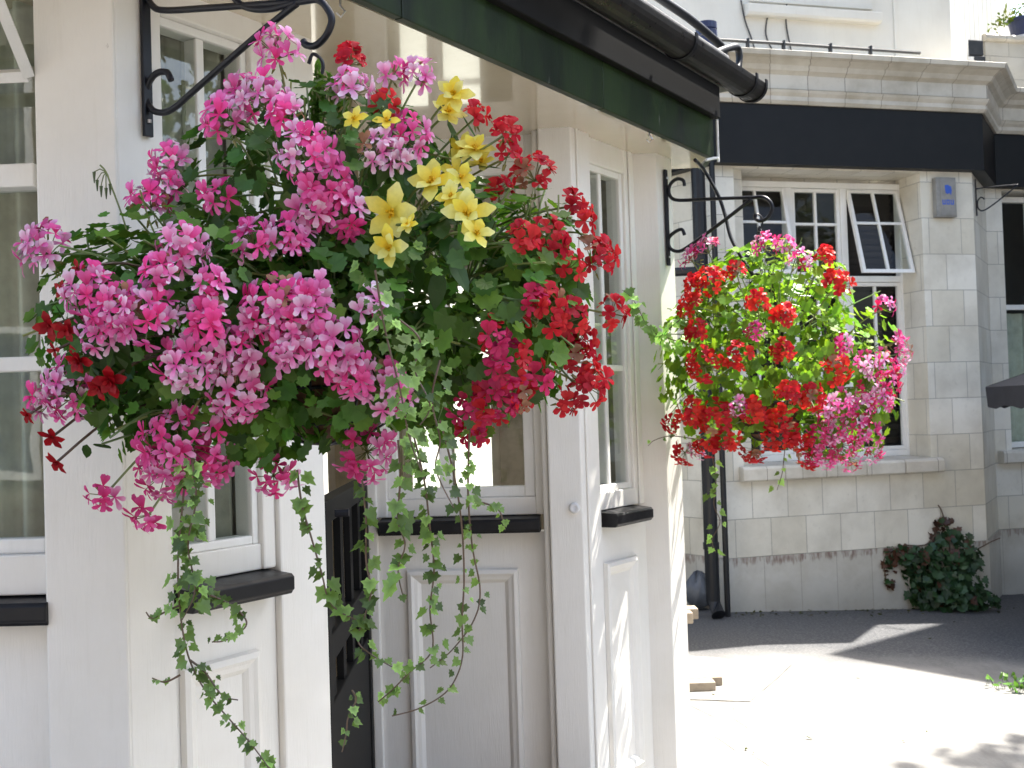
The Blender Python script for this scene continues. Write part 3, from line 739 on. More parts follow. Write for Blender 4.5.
# alarm box
ab = thing('alarm_box', onpl(966, 68, PP(0, .26, 0), PP.n), 'black electrical box with white label fixed beside the parapet', 'box')
q0, q1 = onpl(966, 68, PP(0, .26, 0), PP.n), onpl(985, 40, PP(0, .26, 0), PP.n)
AF = Fr(q0[:2], (c16, s16)); wb = (q1 - q0).dot(AF.u)
b = MB(); b.box(AF, 0, wb, -.1, 0, q0.z, q0.z + .115); b.box(AF, .004, wb - .01, -.09, -.01, q0.z + .118, q1.z); b.build('housing', M['box'], ab, bevel=.008)
b = MB(); b.box(AF, .025, .08, .001, .004, q0.z + .07, q0.z + .10); b.build('label_plate', M['white'], ab)
b = MB(); b.box(AF, -.07, -.012, -.08, -.02, q0.z - .02, q0.z + .42); b.tube(bez([AF(-.02, -.02, q0.z + .17), AF(-.12, .03, q0.z + .17), AF(-.16, .03, q0.z + .14), AF(-.12, .03, q0.z + .12), AF(-.03, -.02, q0.z + .12)]), .008, 6)
b.build('mount_post', M['bark'], ab)

# wall sign
s0, sz1 = SF.s_of(936, 177, .06); s1, sz0 = SF.s_of(957.5, 217, .06)
sg = thing('wall_sign', SF(s0, .0, sz0), 'grey metal wall plate with blue printed emblem on the stone pier', 'sign')
b = MB(); b.box(SF, s0, s1, .003, .055, sz0, sz1); b.box(SF, s0 + .035, s1 - .006, .055, .06, sz0 + .012, sz1 - .012); b.build('plate', M['greymetal'], sg, bevel=.003)
b = MB(); cx = (s0 + s1) / 2 + .012; zc = sz1 - .105
P_ = [(-.028, .04), (0, .045), (.03, .03), (.035, 0), (.03, -.03), (.022, -.04), (.018, -.02), (-.005, -.03), (-.022, -.022), (-.026, .0)]
b.face([b.vert(SF(cx + x, .0625, zc + z)) for x, z in P_])
for k in (-1, 0, 1):
    o_ = cx + k * .038 - .002
    for x0, x1, z0, z1 in ((-.014, -.006, -.02, .02), (.006, .014, -.02, .02), (-.006, .006, -.02, -.012)) + (((-.006, .006, .012, .02),) if k == 0 else ()):
        b.box(SF, o_ + x0, o_ + x1, .0605, .0625, zc - .095 + z0, zc - .095 + z1)
b.build('emblem', M['blue'], sg)

# ------------------------------------------------------------------ scroll brackets
NA = V((.8526, -.5225, 0))
def scroll(name, base, pts_list, plate, label, plate_w, r, unit, uvec):
    t = thing(name, base, label, 'bracket', 'scrolled iron plant brackets')
    b = MB(); z0, z1 = plate; Fp = Fr(base[:2], uvec)
    b.box(Fp, -plate_w / 2, plate_w / 2, .002, .012, z0, z1)
    o = b.build('back_plate', M['iron'], t, bevel=.002)
    for zz in (z0 + .035, z1 - .035):
        k = MB(); k.lathe(Fp(0, .012, zz), [(.006, -.004), (.006, .004)], 8); k.build('screw', M['steel'], o)
    for nm, pts in pts_list:
        b = MB(); b.tube(bez(pts, 8), r, 8); b.build(nm, M['iron'], t, smooth=True)
    return t
B1 = V((-.832, 2.774, 0))
on1 = lambda x, y: onpl(x, y, B1, (.5225, .8526, 0))
Z = lambda x, y: on1(120 + x / 4.654, y / 4.654)
FLA = LA
zpl0, zpl1 = onpl(145, 137, B1, (.8526, -.5225, 0)).z, 2.62
scroll('wall_bracket', B1 + V((0, 0, 2.2)), [
    ('arm', [Z(118, -35), Z(150, 25), Z(210, 48), Z(430, 36), Z(640, 22), Z(830, 8), Z(920, 0), Z(965, 40), Z(985, 95), Z(960, 165), Z(910, 212), Z(868, 210), Z(852, 190)]),
    ('brace', [Z(238, 372), Z(215, 335), Z(165, 345), Z(128, 400), Z(122, 455), Z(150, 510), Z(200, 524), Z(255, 500), Z(330, 435), Z(500, 285), Z(680, 130), Z(825, 15)]),
    ('scroll', [Z(525, -20), Z(560, 20), Z(620, 42), Z(700, 42), Z(770, 25), Z(830, 8)])],
    (zpl0, zpl1), 'black scrolled iron bracket on the near cream post holding the large basket', .026, .0078, 1, a31)
B2 = V((.657, 4.952, 0))
Y_ = lambda x, y: onpl(640 + x / 6.4, 160 + y / 6.4, B2, (.5225, .8526, 0))
Bz0 = onpl(668, 266, B2, NA).z; Bz1 = onpl(664, 170, B2, NA).z
scroll('wall_bracket', B2 + V((0, 0, Bz0)), [
    ('arm', [Y_(285, 165), Y_(275, 130), Y_(235, 122), Y_(195, 155), Y_(185, 205), Y_(205, 245), Y_(260, 258), Y_(400, 252), Y_(560, 245), Y_(720, 240), Y_(790, 238), Y_(835, 270), Y_(845, 320), Y_(815, 370), Y_(770, 390), Y_(740, 375), Y_(738, 345)]),
    ('brace', [Y_(285, 480), Y_(268, 445), Y_(225, 460), Y_(185, 500), Y_(190, 560), Y_(240, 585), Y_(300, 560), Y_(440, 460), Y_(580, 355), Y_(715, 250)])],
    (Bz0, Bz1), 'black scrolled iron bracket on the sunlit end post holding the smaller basket', .024, .0075, 1, a31)
B3 = RR(.16, 0, 0)
onb3 = lambda x, y: onpl(x, y, B3, RR.u)
bz0 = onpl(976, 216, RR.p, RR.n).z; bz1 = onpl(976, 181, RR.p, RR.n).z
def B3p(dn, z): return B3 + RR.n * dn + V((0, 0, z))
H3 = bz1 - bz0
scroll('wall_bracket', B3 + V((0, 0, bz0)), [
    ('arm', [B3p(.012, bz1 - .08), B3p(.2, bz1 - .08), B3p(.33, bz1 - .085)]),
    ('brace', [B3p(.07, bz0 + .13), B3p(.045, bz0 + .15), B3p(.018, bz0 + .12), B3p(.02, bz0 + .06), B3p(.06, bz0 + .04), B3p(.15, bz0 + .09), B3p(.33, bz1 - .085)])],
    (bz0, bz1), 'small empty scrolled iron bracket on the stone building canted corner', .02, .006, 1, (RR.u.x, RR.u.y))

# ------------------------------------------------------------------ flowers
def petal(mb, p, d, nrm, L, W, c0, c1, cup=.2, m=0, shape=((0, .12, 0), (.4, .62, .10), (.75, 1., .12), (1., .55, .0))):
    d = V(d).normalized(); n = V(nrm); n = (n - d * n.dot(d)).normalized(); x = d.cross(n)
    rows = []
    for t, wd, h in shape:
        k = t ** 1.2; cc = tuple(c0[i] + (c1[i] - c0[i]) * k for i in range(3))
        q = V(p) + d * L * t + n * h * L * cup * 3
        e = n * (-.0 + wd * .18 * cup * 3) * W * .5
        rows.append((mb.vert(q - x * W * wd * .5 + e, cc), mb.vert(q, cc), mb.vert(q + x * W * wd * .5 + e, cc)))
    for a, b in zip(rows, rows[1:]):
        mb.face([a[0], a[1], b[1], b[0]], m); mb.face([a[1], a[2], b[2], b[1]], m)
PINKS = [((.78, .03, .26), (.86, .24, .56)), ((.74, .035, .30), (.88, .46, .72)), ((.76, .05, .34), (.86, .60, .80)), ((.72, .02, .17), (.82, .09, .36)), ((.74, .10, .40), (.90, .74, .84)), ((.80, .025, .22), (.86, .16, .46))]
REDS = [((.50, .008, .018), (.62, .016, .03)), ((.42, .006, .02), (.55, .012, .035)), ((.58, .015, .02), (.70, .035, .04))]
CRIM = [((.42, .008, .05), (.62, .02, .10)), ((.50, .012, .09), (.70, .04, .18))]
DRED = [((.33, .004, .010), (.45, .008, .016)), ((.25, .004, .01), (.38, .006, .015))]
def floret(mb, p, nrm, size, pal, wide=1.):
    n, a, b = frame_of(nrm)
    c0, c1 = pal
    j = R.uniform(.8, 1.15)
    if R.random() < .035: c0, c1 = (.30, .13, .08), (.42, .22, .13)      # a faded floret
    size *= R.uniform(.8, 1.12); c0 = tuple(x * j for x in c0); c1 = tuple(min(.95, x * j) for x in c1)
    rot = R.uniform(-.35, .35)
    for ang, L, W, lift in ((68, 1.05, .56, .4), (112, 1.05, .56, .4), (205, .9, .42, .05), (270, .98, .44, -.05), (335, .9, .42, .05)):
        if R.random() < .05: continue
        t = math.radians(ang + R.uniform(-9, 9)) + rot
        d = a * math.cos(t) + b * math.sin(t) + n * (lift + R.uniform(-.1, .25))
        petal(mb, V(p), d, n, size * L * R.uniform(.85, 1.1) * (1.06 - .06 * wide), size * W * wide, c0, c1, R.uniform(.02, .22))
def head(parent, p, out, rad, pal, nf=13, fs=.027, stem_to=None, droop=.0, stem_mat='stem', name='blossom', wide=1.):
    mb = MB(); n, a, b = frame_of(out)
    p = V(p); base = p - n * rad * .7
    for k in range(nf):
        z = 1 - 1.15 * (k + .5) / nf; r_ = math.sqrt(max(0, 1 - z * z)); t = k * 2.399 + R.random() * .6
        d = (n * z + a * r_ * math.cos(t) + b * r_ * math.sin(t) + rdir() * .28).normalized()
        q = base + d * rad * R.uniform(.85, 1.15) + n * rad * .3
        fn = d * .8 + n * .5 + rdir() * .3
        floret(mb, q, fn, fs * R.uniform(.85, 1.12), R.choice(pal), wide)
        mb.tube([base, (base + q) / 2 + n * .002, q], .0011, 3, 1, c=(.9, .8, .7))
    # buds under the head
    for k in range(R.randint(2, 5)):
        d = (rdir() - n * .4).normalized(); q = base + d * rad * .75
        mb.tube([base, q], .0010, 3, 1, c=(1, 1, 1)); mb.tube([q, q + d * .008, q + d * .014], .003, 4, 1, r1=.001, c=(1.2, .9, .6))
    if stem_to is not None:
        s_ = V(stem_to); mid = (s_ + base) / 2 + V((0, 0, .015))
        mb.tube(bez([base, mid, s_], 4), .0024, 5, 1, c=tintv(.8, 1.3))
    return mb.build(name, [M['petal'], M[stem_mat]], parent)
def begonia(parent, p, out, size, pal=(((.86, .56, .02), (.86, .78, .10)), ((.86, .64, .03), (.85, .82, .22)), ((.80, .68, .05), (.82, .81, .32))), layers=2, stem_to=None, stem='stem'):
    mb = MB(); n, a, b = frame_of(out); p = V(p)
    for L_ in range(layers):
        np_ = R.choice((4, 5)) if L_ == 0 else 4
        for k in range(np_):
            t = 2 * math.pi * (k + .5 * L_) / np_ + R.uniform(-.2, .2); c0, c1 = R.choice(pal)
            d = a * math.cos(t) + b * math.sin(t) + n * (.15 + .55 * L_ + R.uniform(-.1, .15))
            petal(mb, p + n * .003 * L_, d, n, size * (1 - .3 * L_) * R.uniform(.85, 1.1), size * .60 * (1 - .25 * L_), c0, c1, R.uniform(.05, .2), shape=((0, .25, 0), (.35, .85, .10), (.7, 1., .10), (1.05, .16, -.06)))
    for k in range(7):
        d = (n + rdir() * .6).normalized(); mb.tube([p, p + d * size * .28], size * .05, 4, 0, c=(pal[0][0][0] * .95, pal[0][0][1] * .9, pal[0][0][2] * .8))
    if stem_to is not None: mb.tube(bez([p, (p + V(stem_to)) / 2 + V((0, 0, .02)), V(stem_to)], 4), .0028, 5, 1, c=(.9, .9, .8))
    return mb.build('blossom', [M['petal'], M[stem]], parent)

class Ell:
    def __init__(s, c, r): s.c = V(c); s.r = V(r)
    def hit(s, x, y, grow=1.):
        d = ray(x, y); r = s.r * grow; o = V([(O[i] - s.c[i]) / r[i] for i in range(3)]); e = V([d[i] / r[i] for i in range(3)])
        A = e.dot(e); B = 2 * o.dot(e); C = o.dot(o) - 1; D_ = B * B - 4 * A * C
        t = (-B - math.sqrt(D_)) / (2 * A) if D_ > 0 else -B / (2 * A)
        p = O + d * t; q = V([(p[i] - s.c[i]) / (s.r[i] ** 2) for i in range(3)])
        return p, q.normalized(), D_ > 0
def ell_px(cx, cy, rx_, ry_, Y, dr):
    c = atY(cx, cy, Y); k = Y / FPX; return Ell(c, (rx_ * k, dr, ry_ * k))
def foliage(parent, ells, n, kind, size, mat='leaf', hue=(1, 1, 1), upb=.45, lo=.55, name='foliage', tint=(.6, 1.35), stems=60, zlim=None, edge=None):
    b = MB(); wts = [e.r.x * e.r.z for e in ells]
    for k in range(n):
        e = R.choices(ells, wts)[0]; d = rdir(); u = lo + (1.06 - lo) * math.sqrt(R.random())
        p = e.c + V([d[i] * e.r[i] for i in range(3)]) * u
        nr = d + V((0, 0, upb)) + rdir() * .55
        tv = tintv(*tint); tv = tuple(tv[i] * hue[i] for i in range(3))
        leaf(b, p, nr, d * .5 + V((0, 0, -.5)) + rdir() * .7, size * R.uniform(.6, 1.25), kind, tv, tuple(x * 1.12 for x in tv) if not edge else edge)
    for k in range(stems):
        e = R.choices(ells, wts)[0]; d = (rdir() + V((0, -.2, .4))).normalized()
        q = e.c + V([d[i] * e.r[i] for i in range(3)]) * R.uniform(.9, 1.15); p = e.c + V([d[i] * e.r[i] for i in range(3)]) * .25
        b.tube(bez([p, (p + q) / 2 + V((0, 0, .02)) + rdir() * .02, q], 4), .0022, 4, 1, c=tintv(.7, 1.4))
    return b.build(name, [M[mat], M['stem']], parent)
def basket(c, r, hz, hook, label, group):
    t = thing('hanging_basket', V((c.x, c.y, hz - r)), label, 'basket', group)
    b = MB(); prof = [(r * math.cos(a), -r * math.sin(a)) for a in [i * math.pi / 2 / 8 for i in range(8)]][::-1]
    b.lathe(V((c.x, c.y, hz)), [(.02, -r)] + prof + [(r * .93, .005), (r * .9, -.03), (0, -.03)], 28); b.build('liner', M['coir'], t, smooth=True)
    b = MB(); rr = r * 1.02
    for k in range(12):
        a = 2 * math.pi * k / 12
        b.tube([V((c.x + rr * math.cos(a) * math.cos(q), c.y + rr * math.sin(a) * math.cos(q), hz - rr * math.sin(q))) for q in [i * math.pi / 2 / 7 for i in range(8)]], .003, 5)
    for q in (0, .45, .9):
        b.tube([V((c.x + rr * math.cos(q) * math.cos(a), c.y + rr * math.cos(q) * math.sin(a), hz - rr * math.sin(q))) for a in [2 * math.pi * i / 28 for i in range(29)]], .0035, 5)
    b.build('wire_frame', M['iron'], t)
    for k in range(3):
        b = MB(); a = 2 * math.pi * k / 3 + .4; e0 = V((c.x + r * math.cos(a), c.y + r * math.sin(a), hz)); L = (hook - e0).length; nn = int(L / .022)
        for i in range(nn):
            q = e0.lerp(hook, (i + .5) / nn); d = (hook - e0).normalized(); sd_ = d.orthogonal() if i % 2 else d.cross(d.orthogonal()); sd_.normalize()
            b.tube([q + (d * .014 * math.cos(j * math.pi / 3) + sd_ * .006 * math.sin(j * math.pi / 3)) for j in range(7)], .0018, 4)
        b.build('chain', M['iron'], t)
    b = MB(); b.tube(bez([hook + V((0, 0, -.01)), hook + V((.012, 0, .01)), hook + V((.012, 0, .035)), hook + V((-.006, 0, .05)), hook + V((-.016, 0, .03))], 5), .004, 6); b.build('hook', M['iron'], t)
    return t
YB = 2.48
hk = on1(316, 54)
CB = V((hk.x, hk.y, 0))
basket(CB + V((0, 0, 0)), .20, 1.70, V((hk.x, hk.y, hk.z - .05)), 'large hanging basket crowded with pink, red and yellow flowers, near bracket', 'hanging flower baskets')
E1 = ell_px(205, 325, 150, 125, 2.42, .33); E2 = ell_px(455, 310, 125, 125, 2.48, .32); E3 = ell_px(320, 190, 130, 105, 2.46, .27)
E4 = ell_px(330, 330, 150, 110, 2.36, .24); E5 = ell_px(535, 280, 55, 90, 2.45, .16)
E6 = ell_px(115, 325, 68, 95, 2.42, .2); E7 = ell_px(225, 418, 125, 48, 2.36, .2)
pk = thing('pink_geranium', CB + V((-.1, -.05, 1.7)), 'pink ivy geranium covering the left and front of the large basket', 'plant', 'geraniums in the baskets')
foliage(pk, [E1, E4, E6, E7], 2300, 'ger', .050, stems=90, lo=.3, tint=(.75, 2.1), hue=(1.08, 1.05, .8))
pt = thing('pink_geranium', CB + V((0, .05, 1.7)), 'upright pink geranium rising at the top of the large basket below the scroll', 'plant', 'geraniums in the baskets')
foliage(pt, [E3], 520, 'ger', .050, stems=60, tint=(.7, 1.6), lo=.35)
rdp = thing('red_geranium', CB + V((.12, 0, 1.7)), 'bright red geranium filling the right side of the large basket', 'plant', 'geraniums in the baskets')
foliage(rdp, [E2, E5], 1050, 'ger', .052, stems=130, tint=(.7, 2.3), lo=.3, hue=(1.2, 1.1, .75))
ALL = [E1, E2, E3, E4, E5, E6, E7]
GROW = 1.04
def place(x, y):
    best = None
    for e in ALL:
        p, n, h = e.hit(x, y, GROW)
        if h and (best is None or p.y < best[0].y): best = (p, n)
    if best is None:
        e = min(ALL, key=lambda e: sum(((e.hit(x, y)[0][i] - e.c[i]) / e.r[i]) ** 2 for i in range(3)))
        p, n, h = e.hit(x, y); best = (p, n)
    return best
def stemroot(p, c, k=.45): return p.lerp(V((c.x, c.y, 1.8)), k)
def hd(par, x, y, rpx, pal, nf=None, fs=.0262, wide=1.):
    p, n = place(x, y); k = p.y / FPX; rad = max(.022, rpx * k * .78)
    o = n * .55 + V((0, -.42, .38))
    head(par, p, o, rad, pal, nf or max(6, int(19 * (rpx / 28) ** 1.35)), fs, stemroot(p, CB), wide=wide)
for x, y, r in ((85, 290, 28), (112, 308, 28), (143, 314, 32), (98, 332, 22), (65, 392, 34), (44, 400, 20), (176, 446, 46), (160, 476, 30), (205, 465, 24), (187, 364, 27), (238, 390, 36), (268, 305, 36), (296, 312, 34), (330, 345, 34), (352, 372, 26), (386, 390, 28), (368, 458, 31), (275, 480, 22), (100, 497, 13), (145, 518, 15), (206, 318, 20), (255, 238, 22), (288, 234, 27), (180, 246, 28), (158, 272, 18), (40, 243, 29), (290, 345, 24), (310, 295, 22), (240, 350, 22), (212, 282, 16)):
    pal = PINKS if y < 440 else PINKS[:2] + PINKS[3:4] * 2
    hd(pk, x, y, r, pal)
for x, y, r in ((276, 45, 25), (262, 95, 30), (240, 88, 20), (222, 116, 26), (284, 112, 18), (352, 86, 23), (420, 72, 16), (393, 72, 13), (410, 132, 26), (305, 150, 32), (325, 182, 30), (345, 212, 26), (310, 205, 20), (165, 160, 24), (148, 196, 24), (216, 196, 13), (165, 185, 18)):
    hd(pt, x, y, r, PINKS)
for x, y, r in ((378, 148, 20), (395, 156, 14), (370, 305, 13)): hd(pt, x, y, r, [PINKS[4], PINKS[2]])
for x, y, r in ((350, 56, 17), (386, 100, 13), (478, 112, 15), (505, 128, 14), (508, 150, 11), (535, 168, 25), (548, 236, 23), (524, 236, 15), (574, 200, 13), (586, 215, 10), (600, 254, 24), (572, 265, 13), (548, 306, 25), (574, 318, 20), (616, 310, 15), (580, 358, 28), (594, 384, 22), (568, 402, 14), (585, 340, 16), (500, 186, 12)):
    hd(rdp, x, y, r, REDS, fs=.0215, wide=1.55)
for x, y, r in ((510, 362, 26), (498, 400, 24), (470, 412, 20), (474, 432, 15), (518, 396, 17), (495, 335, 14), (535, 300, 13), (540, 378, 13)):
    hd(rdp, x, y, r, CRIM + REDS[:1], fs=.023, wide=1.3)
b = MB(); sp = [atY(x, y, 2.35) for x, y in ((128, 235), (122, 215), (112, 188), (106, 172), (100, 165))]; b.tube(bez(sp, 5), .0018, 5, c=(.8, .8, .7))
for dx, dy in ((-6, 12), (-2, 18), (3, 20), (7, 16), (-9, 4)):
    e_ = atY(103 + dx, 168 + dy, 2.35); b.tube([sp[3], (sp[3] + e_) / 2 + V((0, 0, .006)), e_], .0012, 4, c=(.7, .7, .6)); b.tube([e_, e_ - V((0, 0, .012)), e_ - V((0, 0, .022))], .0035, 5, r1=.001, c=(.35, .4, .4))
b.build('seed_head', M['stem'], pk)
yb = thing('yellow_begonia', CB + V((.1, -.1, 1.75)), 'yellow begonia with open double flowers at upper right of the large basket', 'plant')
b = MB()
for k in range(60):
    x, y = R.gauss(430, 30), R.gauss(190, 45); p, n = place(x, y)
    leaf(b, p - n * R.uniform(.01, .06), n + rdir() * .5, V((0, 0, -1)) + rdir() * .5, R.uniform(.05, .085), 'oval', tintv(.7, 1.2))
b.build('foliage', M['leaf'], yb)
for x, y, r in ((447, 102, 20), (440, 120, 19), (352, 125, 15), (382, 127, 14), (434, 193, 27), (474, 160, 21), (452, 152, 17), (467, 222, 26), (474, 240, 19), (397, 220, 26), (396, 252, 21), (452, 206, 17), (480, 172, 15), (446, 172, 15), (412, 232, 11), (460, 188, 16)):
    p, n = place(x, y); p = p + n * .02
    begonia(yb, p, n * .4 + V((R.uniform(-.6, .6), -.8, R.uniform(-.6, .45))), r * p.y / FPX * R.uniform(.95, 1.15), layers=R.choice((1, 2, 2)), stem_to=stemroot(p, CB, .3))
rb = thing('red_begonia', CB + V((-.3, -.1, 1.65)), 'dark red drooping begonia hanging off the left edge of the large basket', 'plant')
b = MB()
for k in range(40):
    x, y = R.gauss(90, 18), R.gauss(370, 45); p, n = place(x, y); leaf(b, p - n * R.uniform(0, .05), n + rdir() * .6, V((0, 0, -1)) + rdir() * .5, R.uniform(.04, .07), 'oval', tintv(.6, 1.))
b.build('foliage', M['leaf'], rb)
for x, y, r, L_ in ((50, 326, 18, 2), (66, 330, 15, 2), (80, 360, 20, 3), (110, 380, 22, 3), (98, 388, 15, 2), (52, 437, 16, 1), (57, 462, 17, 1), (55, 350, 10, 1), (62, 290, 12, 1), (28, 415, 12, 1), (78, 268, 10, 1)):
    p, n = place(x, y)
    begonia(rb, p, n * .6 + V((R.uniform(-.4, .4), -.7, -.3)), r * p.y / FPX * .88, DRED, L_, stem_to=stemroot(p, CB, .35), stem='vine')

# upright pale shoots and seed heads
sh = thing('feathery_shoots', CB + V((.02, 0, 1.9)), 'pale green feathery upright shoots between pink and red blooms at the basket top', 'plant')
b = MB()
for x, y0, y1 in ((318, 120, 62), (330, 120, 72), (322, 118, 84), (338, 125, 92), (312, 120, 90), (345, 130, 100)):
    p0, p1 = atY(x + R.uniform(-6, 6), y0, 2.42), atY(x, y1, 2.40); b.tube([p0, p1], .0025, 4, 1, c=(1.2, 1.3, 1))
    for k in range(16):
        q = p0.lerp(p1, k / 16); leaf(b, q, rdir(), V((R.uniform(-1, 1), R.uniform(-1, 1), 1.4)), .03, 'oval', (2.0, 2.0, 1.5))
b.build('foliage', [M['leaf'], M['stem']], sh)

# trailing ivy
def ivy(pts, Y, label, loc=None, sz=.042, step=.016, bright=1., Y2=None, jitter=.02, group='trailing ivy strands'):
    sz *= .86; step *= .68; bright *= 1.1
    P = [atY(x, y, Y + ((Y2 or Y) - Y) * i / max(1, len(pts) - 1)) for i, (x, y) in enumerate(pts)]
    t = thing('ivy', P[0], label, 'ivy', group)
    c_ = bez(P, 8); st = MB(); st.tube(c_, .0022, 5, 0, r1=.0012, c=(1.01, 1, 1)); st.build('stem', M['vine'], t)
    b = MB(); acc = 0
    for a, q in zip(c_, c_[1:]):
        acc += (q - a).length
        while acc > step:
            acc -= step * R.uniform(.6, 1.5); d = rdir(); d.z *= .5; k = R.choice((.55, .8, 1., 1.3, 1.7)) * R.uniform(.85, 1.15)
            p = a + d * R.uniform(.004, jitter)
            tv = (1.0 * k * bright, 1.0 * k * bright, .9 * k * bright); v = R.uniform(1.2, 2.6) if R.random() < .55 else 1.15
            leaf(b, p, V((d.x * .9, -1 + R.uniform(-.1, .7), .45 + R.uniform(-.3, .4))), V((d.x, 0, -.9)) + rdir() * .4, sz * R.uniform(.4, 1.15), 'ivy', tv, (tv[0] * v, tv[1] * v * .93, tv[2] * v * 1.1))
    b.build('foliage', M['ivy'], t); return t
ivy([(188, 450), (182, 510), (178, 560), (180, 610), (188, 655), (205, 690), (232, 722), (252, 745), (274, 775)], 2.17, 'longest ivy strand trailing down the left past a black sill', step=.012)
ivy([(192, 460), (196, 500), (188, 545), (195, 590), (182, 620)], 2.15, 'short bushy ivy clump hanging below the big pink bloom at left', step=.007, sz=.046, jitter=.035)
ivy([(180, 605), (165, 612), (152, 618), (146, 612)], 2.16, 'ivy side shoot pointing left across the cream side post', sz=.03)
ivy([(196, 590), (222, 600), (240, 612), (246, 626), (226, 640), (212, 642)], 2.16, 'ivy side shoot curling right over the left black sill', sz=.036, step=.013)
ivy([(190, 660), (205, 672), (222, 695), (238, 700)], 2.17, 'small ivy side shoot beneath the left panel moulding', sz=.028)
ivy([(180, 675), (165, 682), (152, 678)], 2.17, 'tiny ivy tip reaching left below the black sill', sz=.024)
ivy([(297, 470), (302, 505), (312, 540), (322, 575), (328, 598), (340, 612), (362, 622)], 2.2, 'ivy strand hanging in front of the door post', step=.02, sz=.05)
ivy([(362, 480), (366, 520), (366, 560), (371, 590), (366, 612), (358, 640), (372, 655), (398, 670)], 2.2, 'ivy strand hanging before the black gate', step=.02, sz=.046)
ivy([(352, 690), (356, 700), (348, 718), (346, 735), (342, 752)], 2.2, 'isolated lower ivy tip over the bottom of the black gate', sz=.028)
ivy([(412, 430), (424, 480), (430, 530), (434, 570), (430, 610), (432, 650), (410, 672), (392, 690), (378, 702)], 2.22, 'ivy strand with big leaves crossing the centre sill', step=.014, sz=.043, jitter=.03)
ivy([(440, 420), (455, 480), (462, 530), (464, 580), (462, 620), (462, 660), (448, 690), (420, 708), (392, 716)], 2.24, 'long bare ivy loop sweeping back across the centre panel', step=.026, sz=.036)
ivy([(470, 420), (468, 490), (472, 545), (480, 590), (474, 620), (452, 650), (430, 668)], 2.26, 'thin rightmost ivy strand in front of the centre panel', step=.022, sz=.032)
ivy([(398, 440), (400, 480), (398, 520), (405, 545), (398, 570), (404, 600)], 2.18, 'large leaved ivy strand left of the centre panel moulding', step=.018, sz=.06)
ivy([(470, 500), (490, 505), (500, 512), (505, 530)], 2.25, 'small ivy shoot reaching right under the centre window', sz=.03)
ivy([(375, 270), (385, 330), (400, 390), (410, 440), (425, 480)], 2.05, 'ivy trailing over the front of the basket between pink blooms and red blooms', step=.010, sz=.043, jitter=.05)
ivy([(440, 360), (432, 400), (440, 440), (436, 470), (455, 510)], 2.16, 'dense ivy clump below the basket right of its front', step=.012, sz=.038, jitter=.05)
ivy([(400, 320), (420, 340), (415, 370), (430, 405), (420, 425)], 2.1, 'short ivy hanging against the brown basket liner', step=.012, sz=.04, jitter=.04)

# second basket
hk2 = Y_(762, 395)
CB2 = V((hk2.x, hk2.y, 0))
basket(CB2, .15, 1.56, V((hk2.x, hk2.y, hk2.z - .02)), 'smaller sunlit hanging basket of red and pink geraniums beyond the end post', 'hanging flower baskets')
G1 = ell_px(775, 345, 108, 95, CB2.y - .02, .36); G2 = ell_px(720, 370, 62, 75, CB2.y, .26); G3 = ell_px(835, 390, 60, 68, CB2.y - .02, .24); G4 = ell_px(770, 295, 78, 55, CB2.y, .25)
ALL = [G1, G2, G3, G4]; GROW = 1.12
r2 = thing('red_geranium', CB2 + V((-.05, 0, 1.55)), 'sunlit red geranium filling the smaller basket in front and at its left', 'plant', 'geraniums in the baskets')
foliage(r2, [G1, G2, G4], 1250, 'ger', .058, stems=60, tint=(1.4, 3.2), hue=(1.42, 1.12, .5))
foliage(r2, [Ell((.86, 5.03, 1.62), (.16, .13, .24)), Ell((1.0, 5.2, 1.78), (.17, .13, .26))], 110, 'ger', .05, stems=14, tint=(1.2, 2.4), hue=(1.35, 1.12, .6), name='back_foliage')
p2 = thing('pink_geranium', CB2 + V((.15, 0, 1.5)), 'pink geranium tumbling over the lower right of the smaller sunlit basket', 'plant', 'geraniums in the baskets')
foliage(p2, [G3], 380, 'ger', .055, stems=25, tint=(1.3, 2.8), hue=(1.38, 1.1, .5))
REDS2 = [((.62, .02, .012), (.75, .04, .025)), ((.50, .012, .012), (.65, .025, .02))]
for x, y, r in ((710, 280, 15), (688, 303, 11), (736, 355, 13), (700, 364, 15), (790, 398, 13), (715, 418, 15), (757, 300, 10), (785, 314, 10), (840, 280, 13), (776, 440, 13), (736, 270, 9), (752, 456, 12), (680, 456, 10), (838, 370, 13), (826, 254, 9), (782, 350, 10), (695, 330, 10), (812, 398, 12), (690, 412, 13), (728, 440, 12), (754, 412, 12), (806, 460, 12), (706, 446, 12), (800, 440, 12), (692, 282, 9), (780, 420, 11), (670, 425, 8)):
    p, n = place(x, y); head(r2, p, n * .8 + V((0, -.1, .35)), r * p.y / FPX * .95, REDS2 + REDS[:1], max(9, int(r * 1.2)), .026, p.lerp(V((CB2.x, CB2.y, 1.6)), .4), wide=1.5)
for x, y, r in ((706, 246, 13), (690, 256, 11), (765, 242, 13), (785, 243, 12), (800, 258, 11), (888, 304, 10), (904, 352, 12), (886, 362, 13), (872, 388, 15), (862, 405, 15), (884, 400, 14), (856, 428, 15), (842, 448, 15), (870, 435, 14), (822, 436, 13), (892, 384, 13), (868, 362, 11), (842, 405, 13), (834, 430, 13), (852, 464, 12), (828, 460, 12), (876, 455, 10), (845, 345, 10), (696, 452, 9), (812, 455, 12), (826, 410, 11), (898, 368, 10), (900, 340, 8), (756, 330, 8), (738, 408, 9)):
    p, n = place(x, y); head(p2, p, n * .8 + V((0, -.1, .35)), r * p.y / FPX * .9, PINKS + CRIM, max(8, int(r * 1.05)), .025, p.lerp(V((CB2.x, CB2.y, 1.55)), .4))
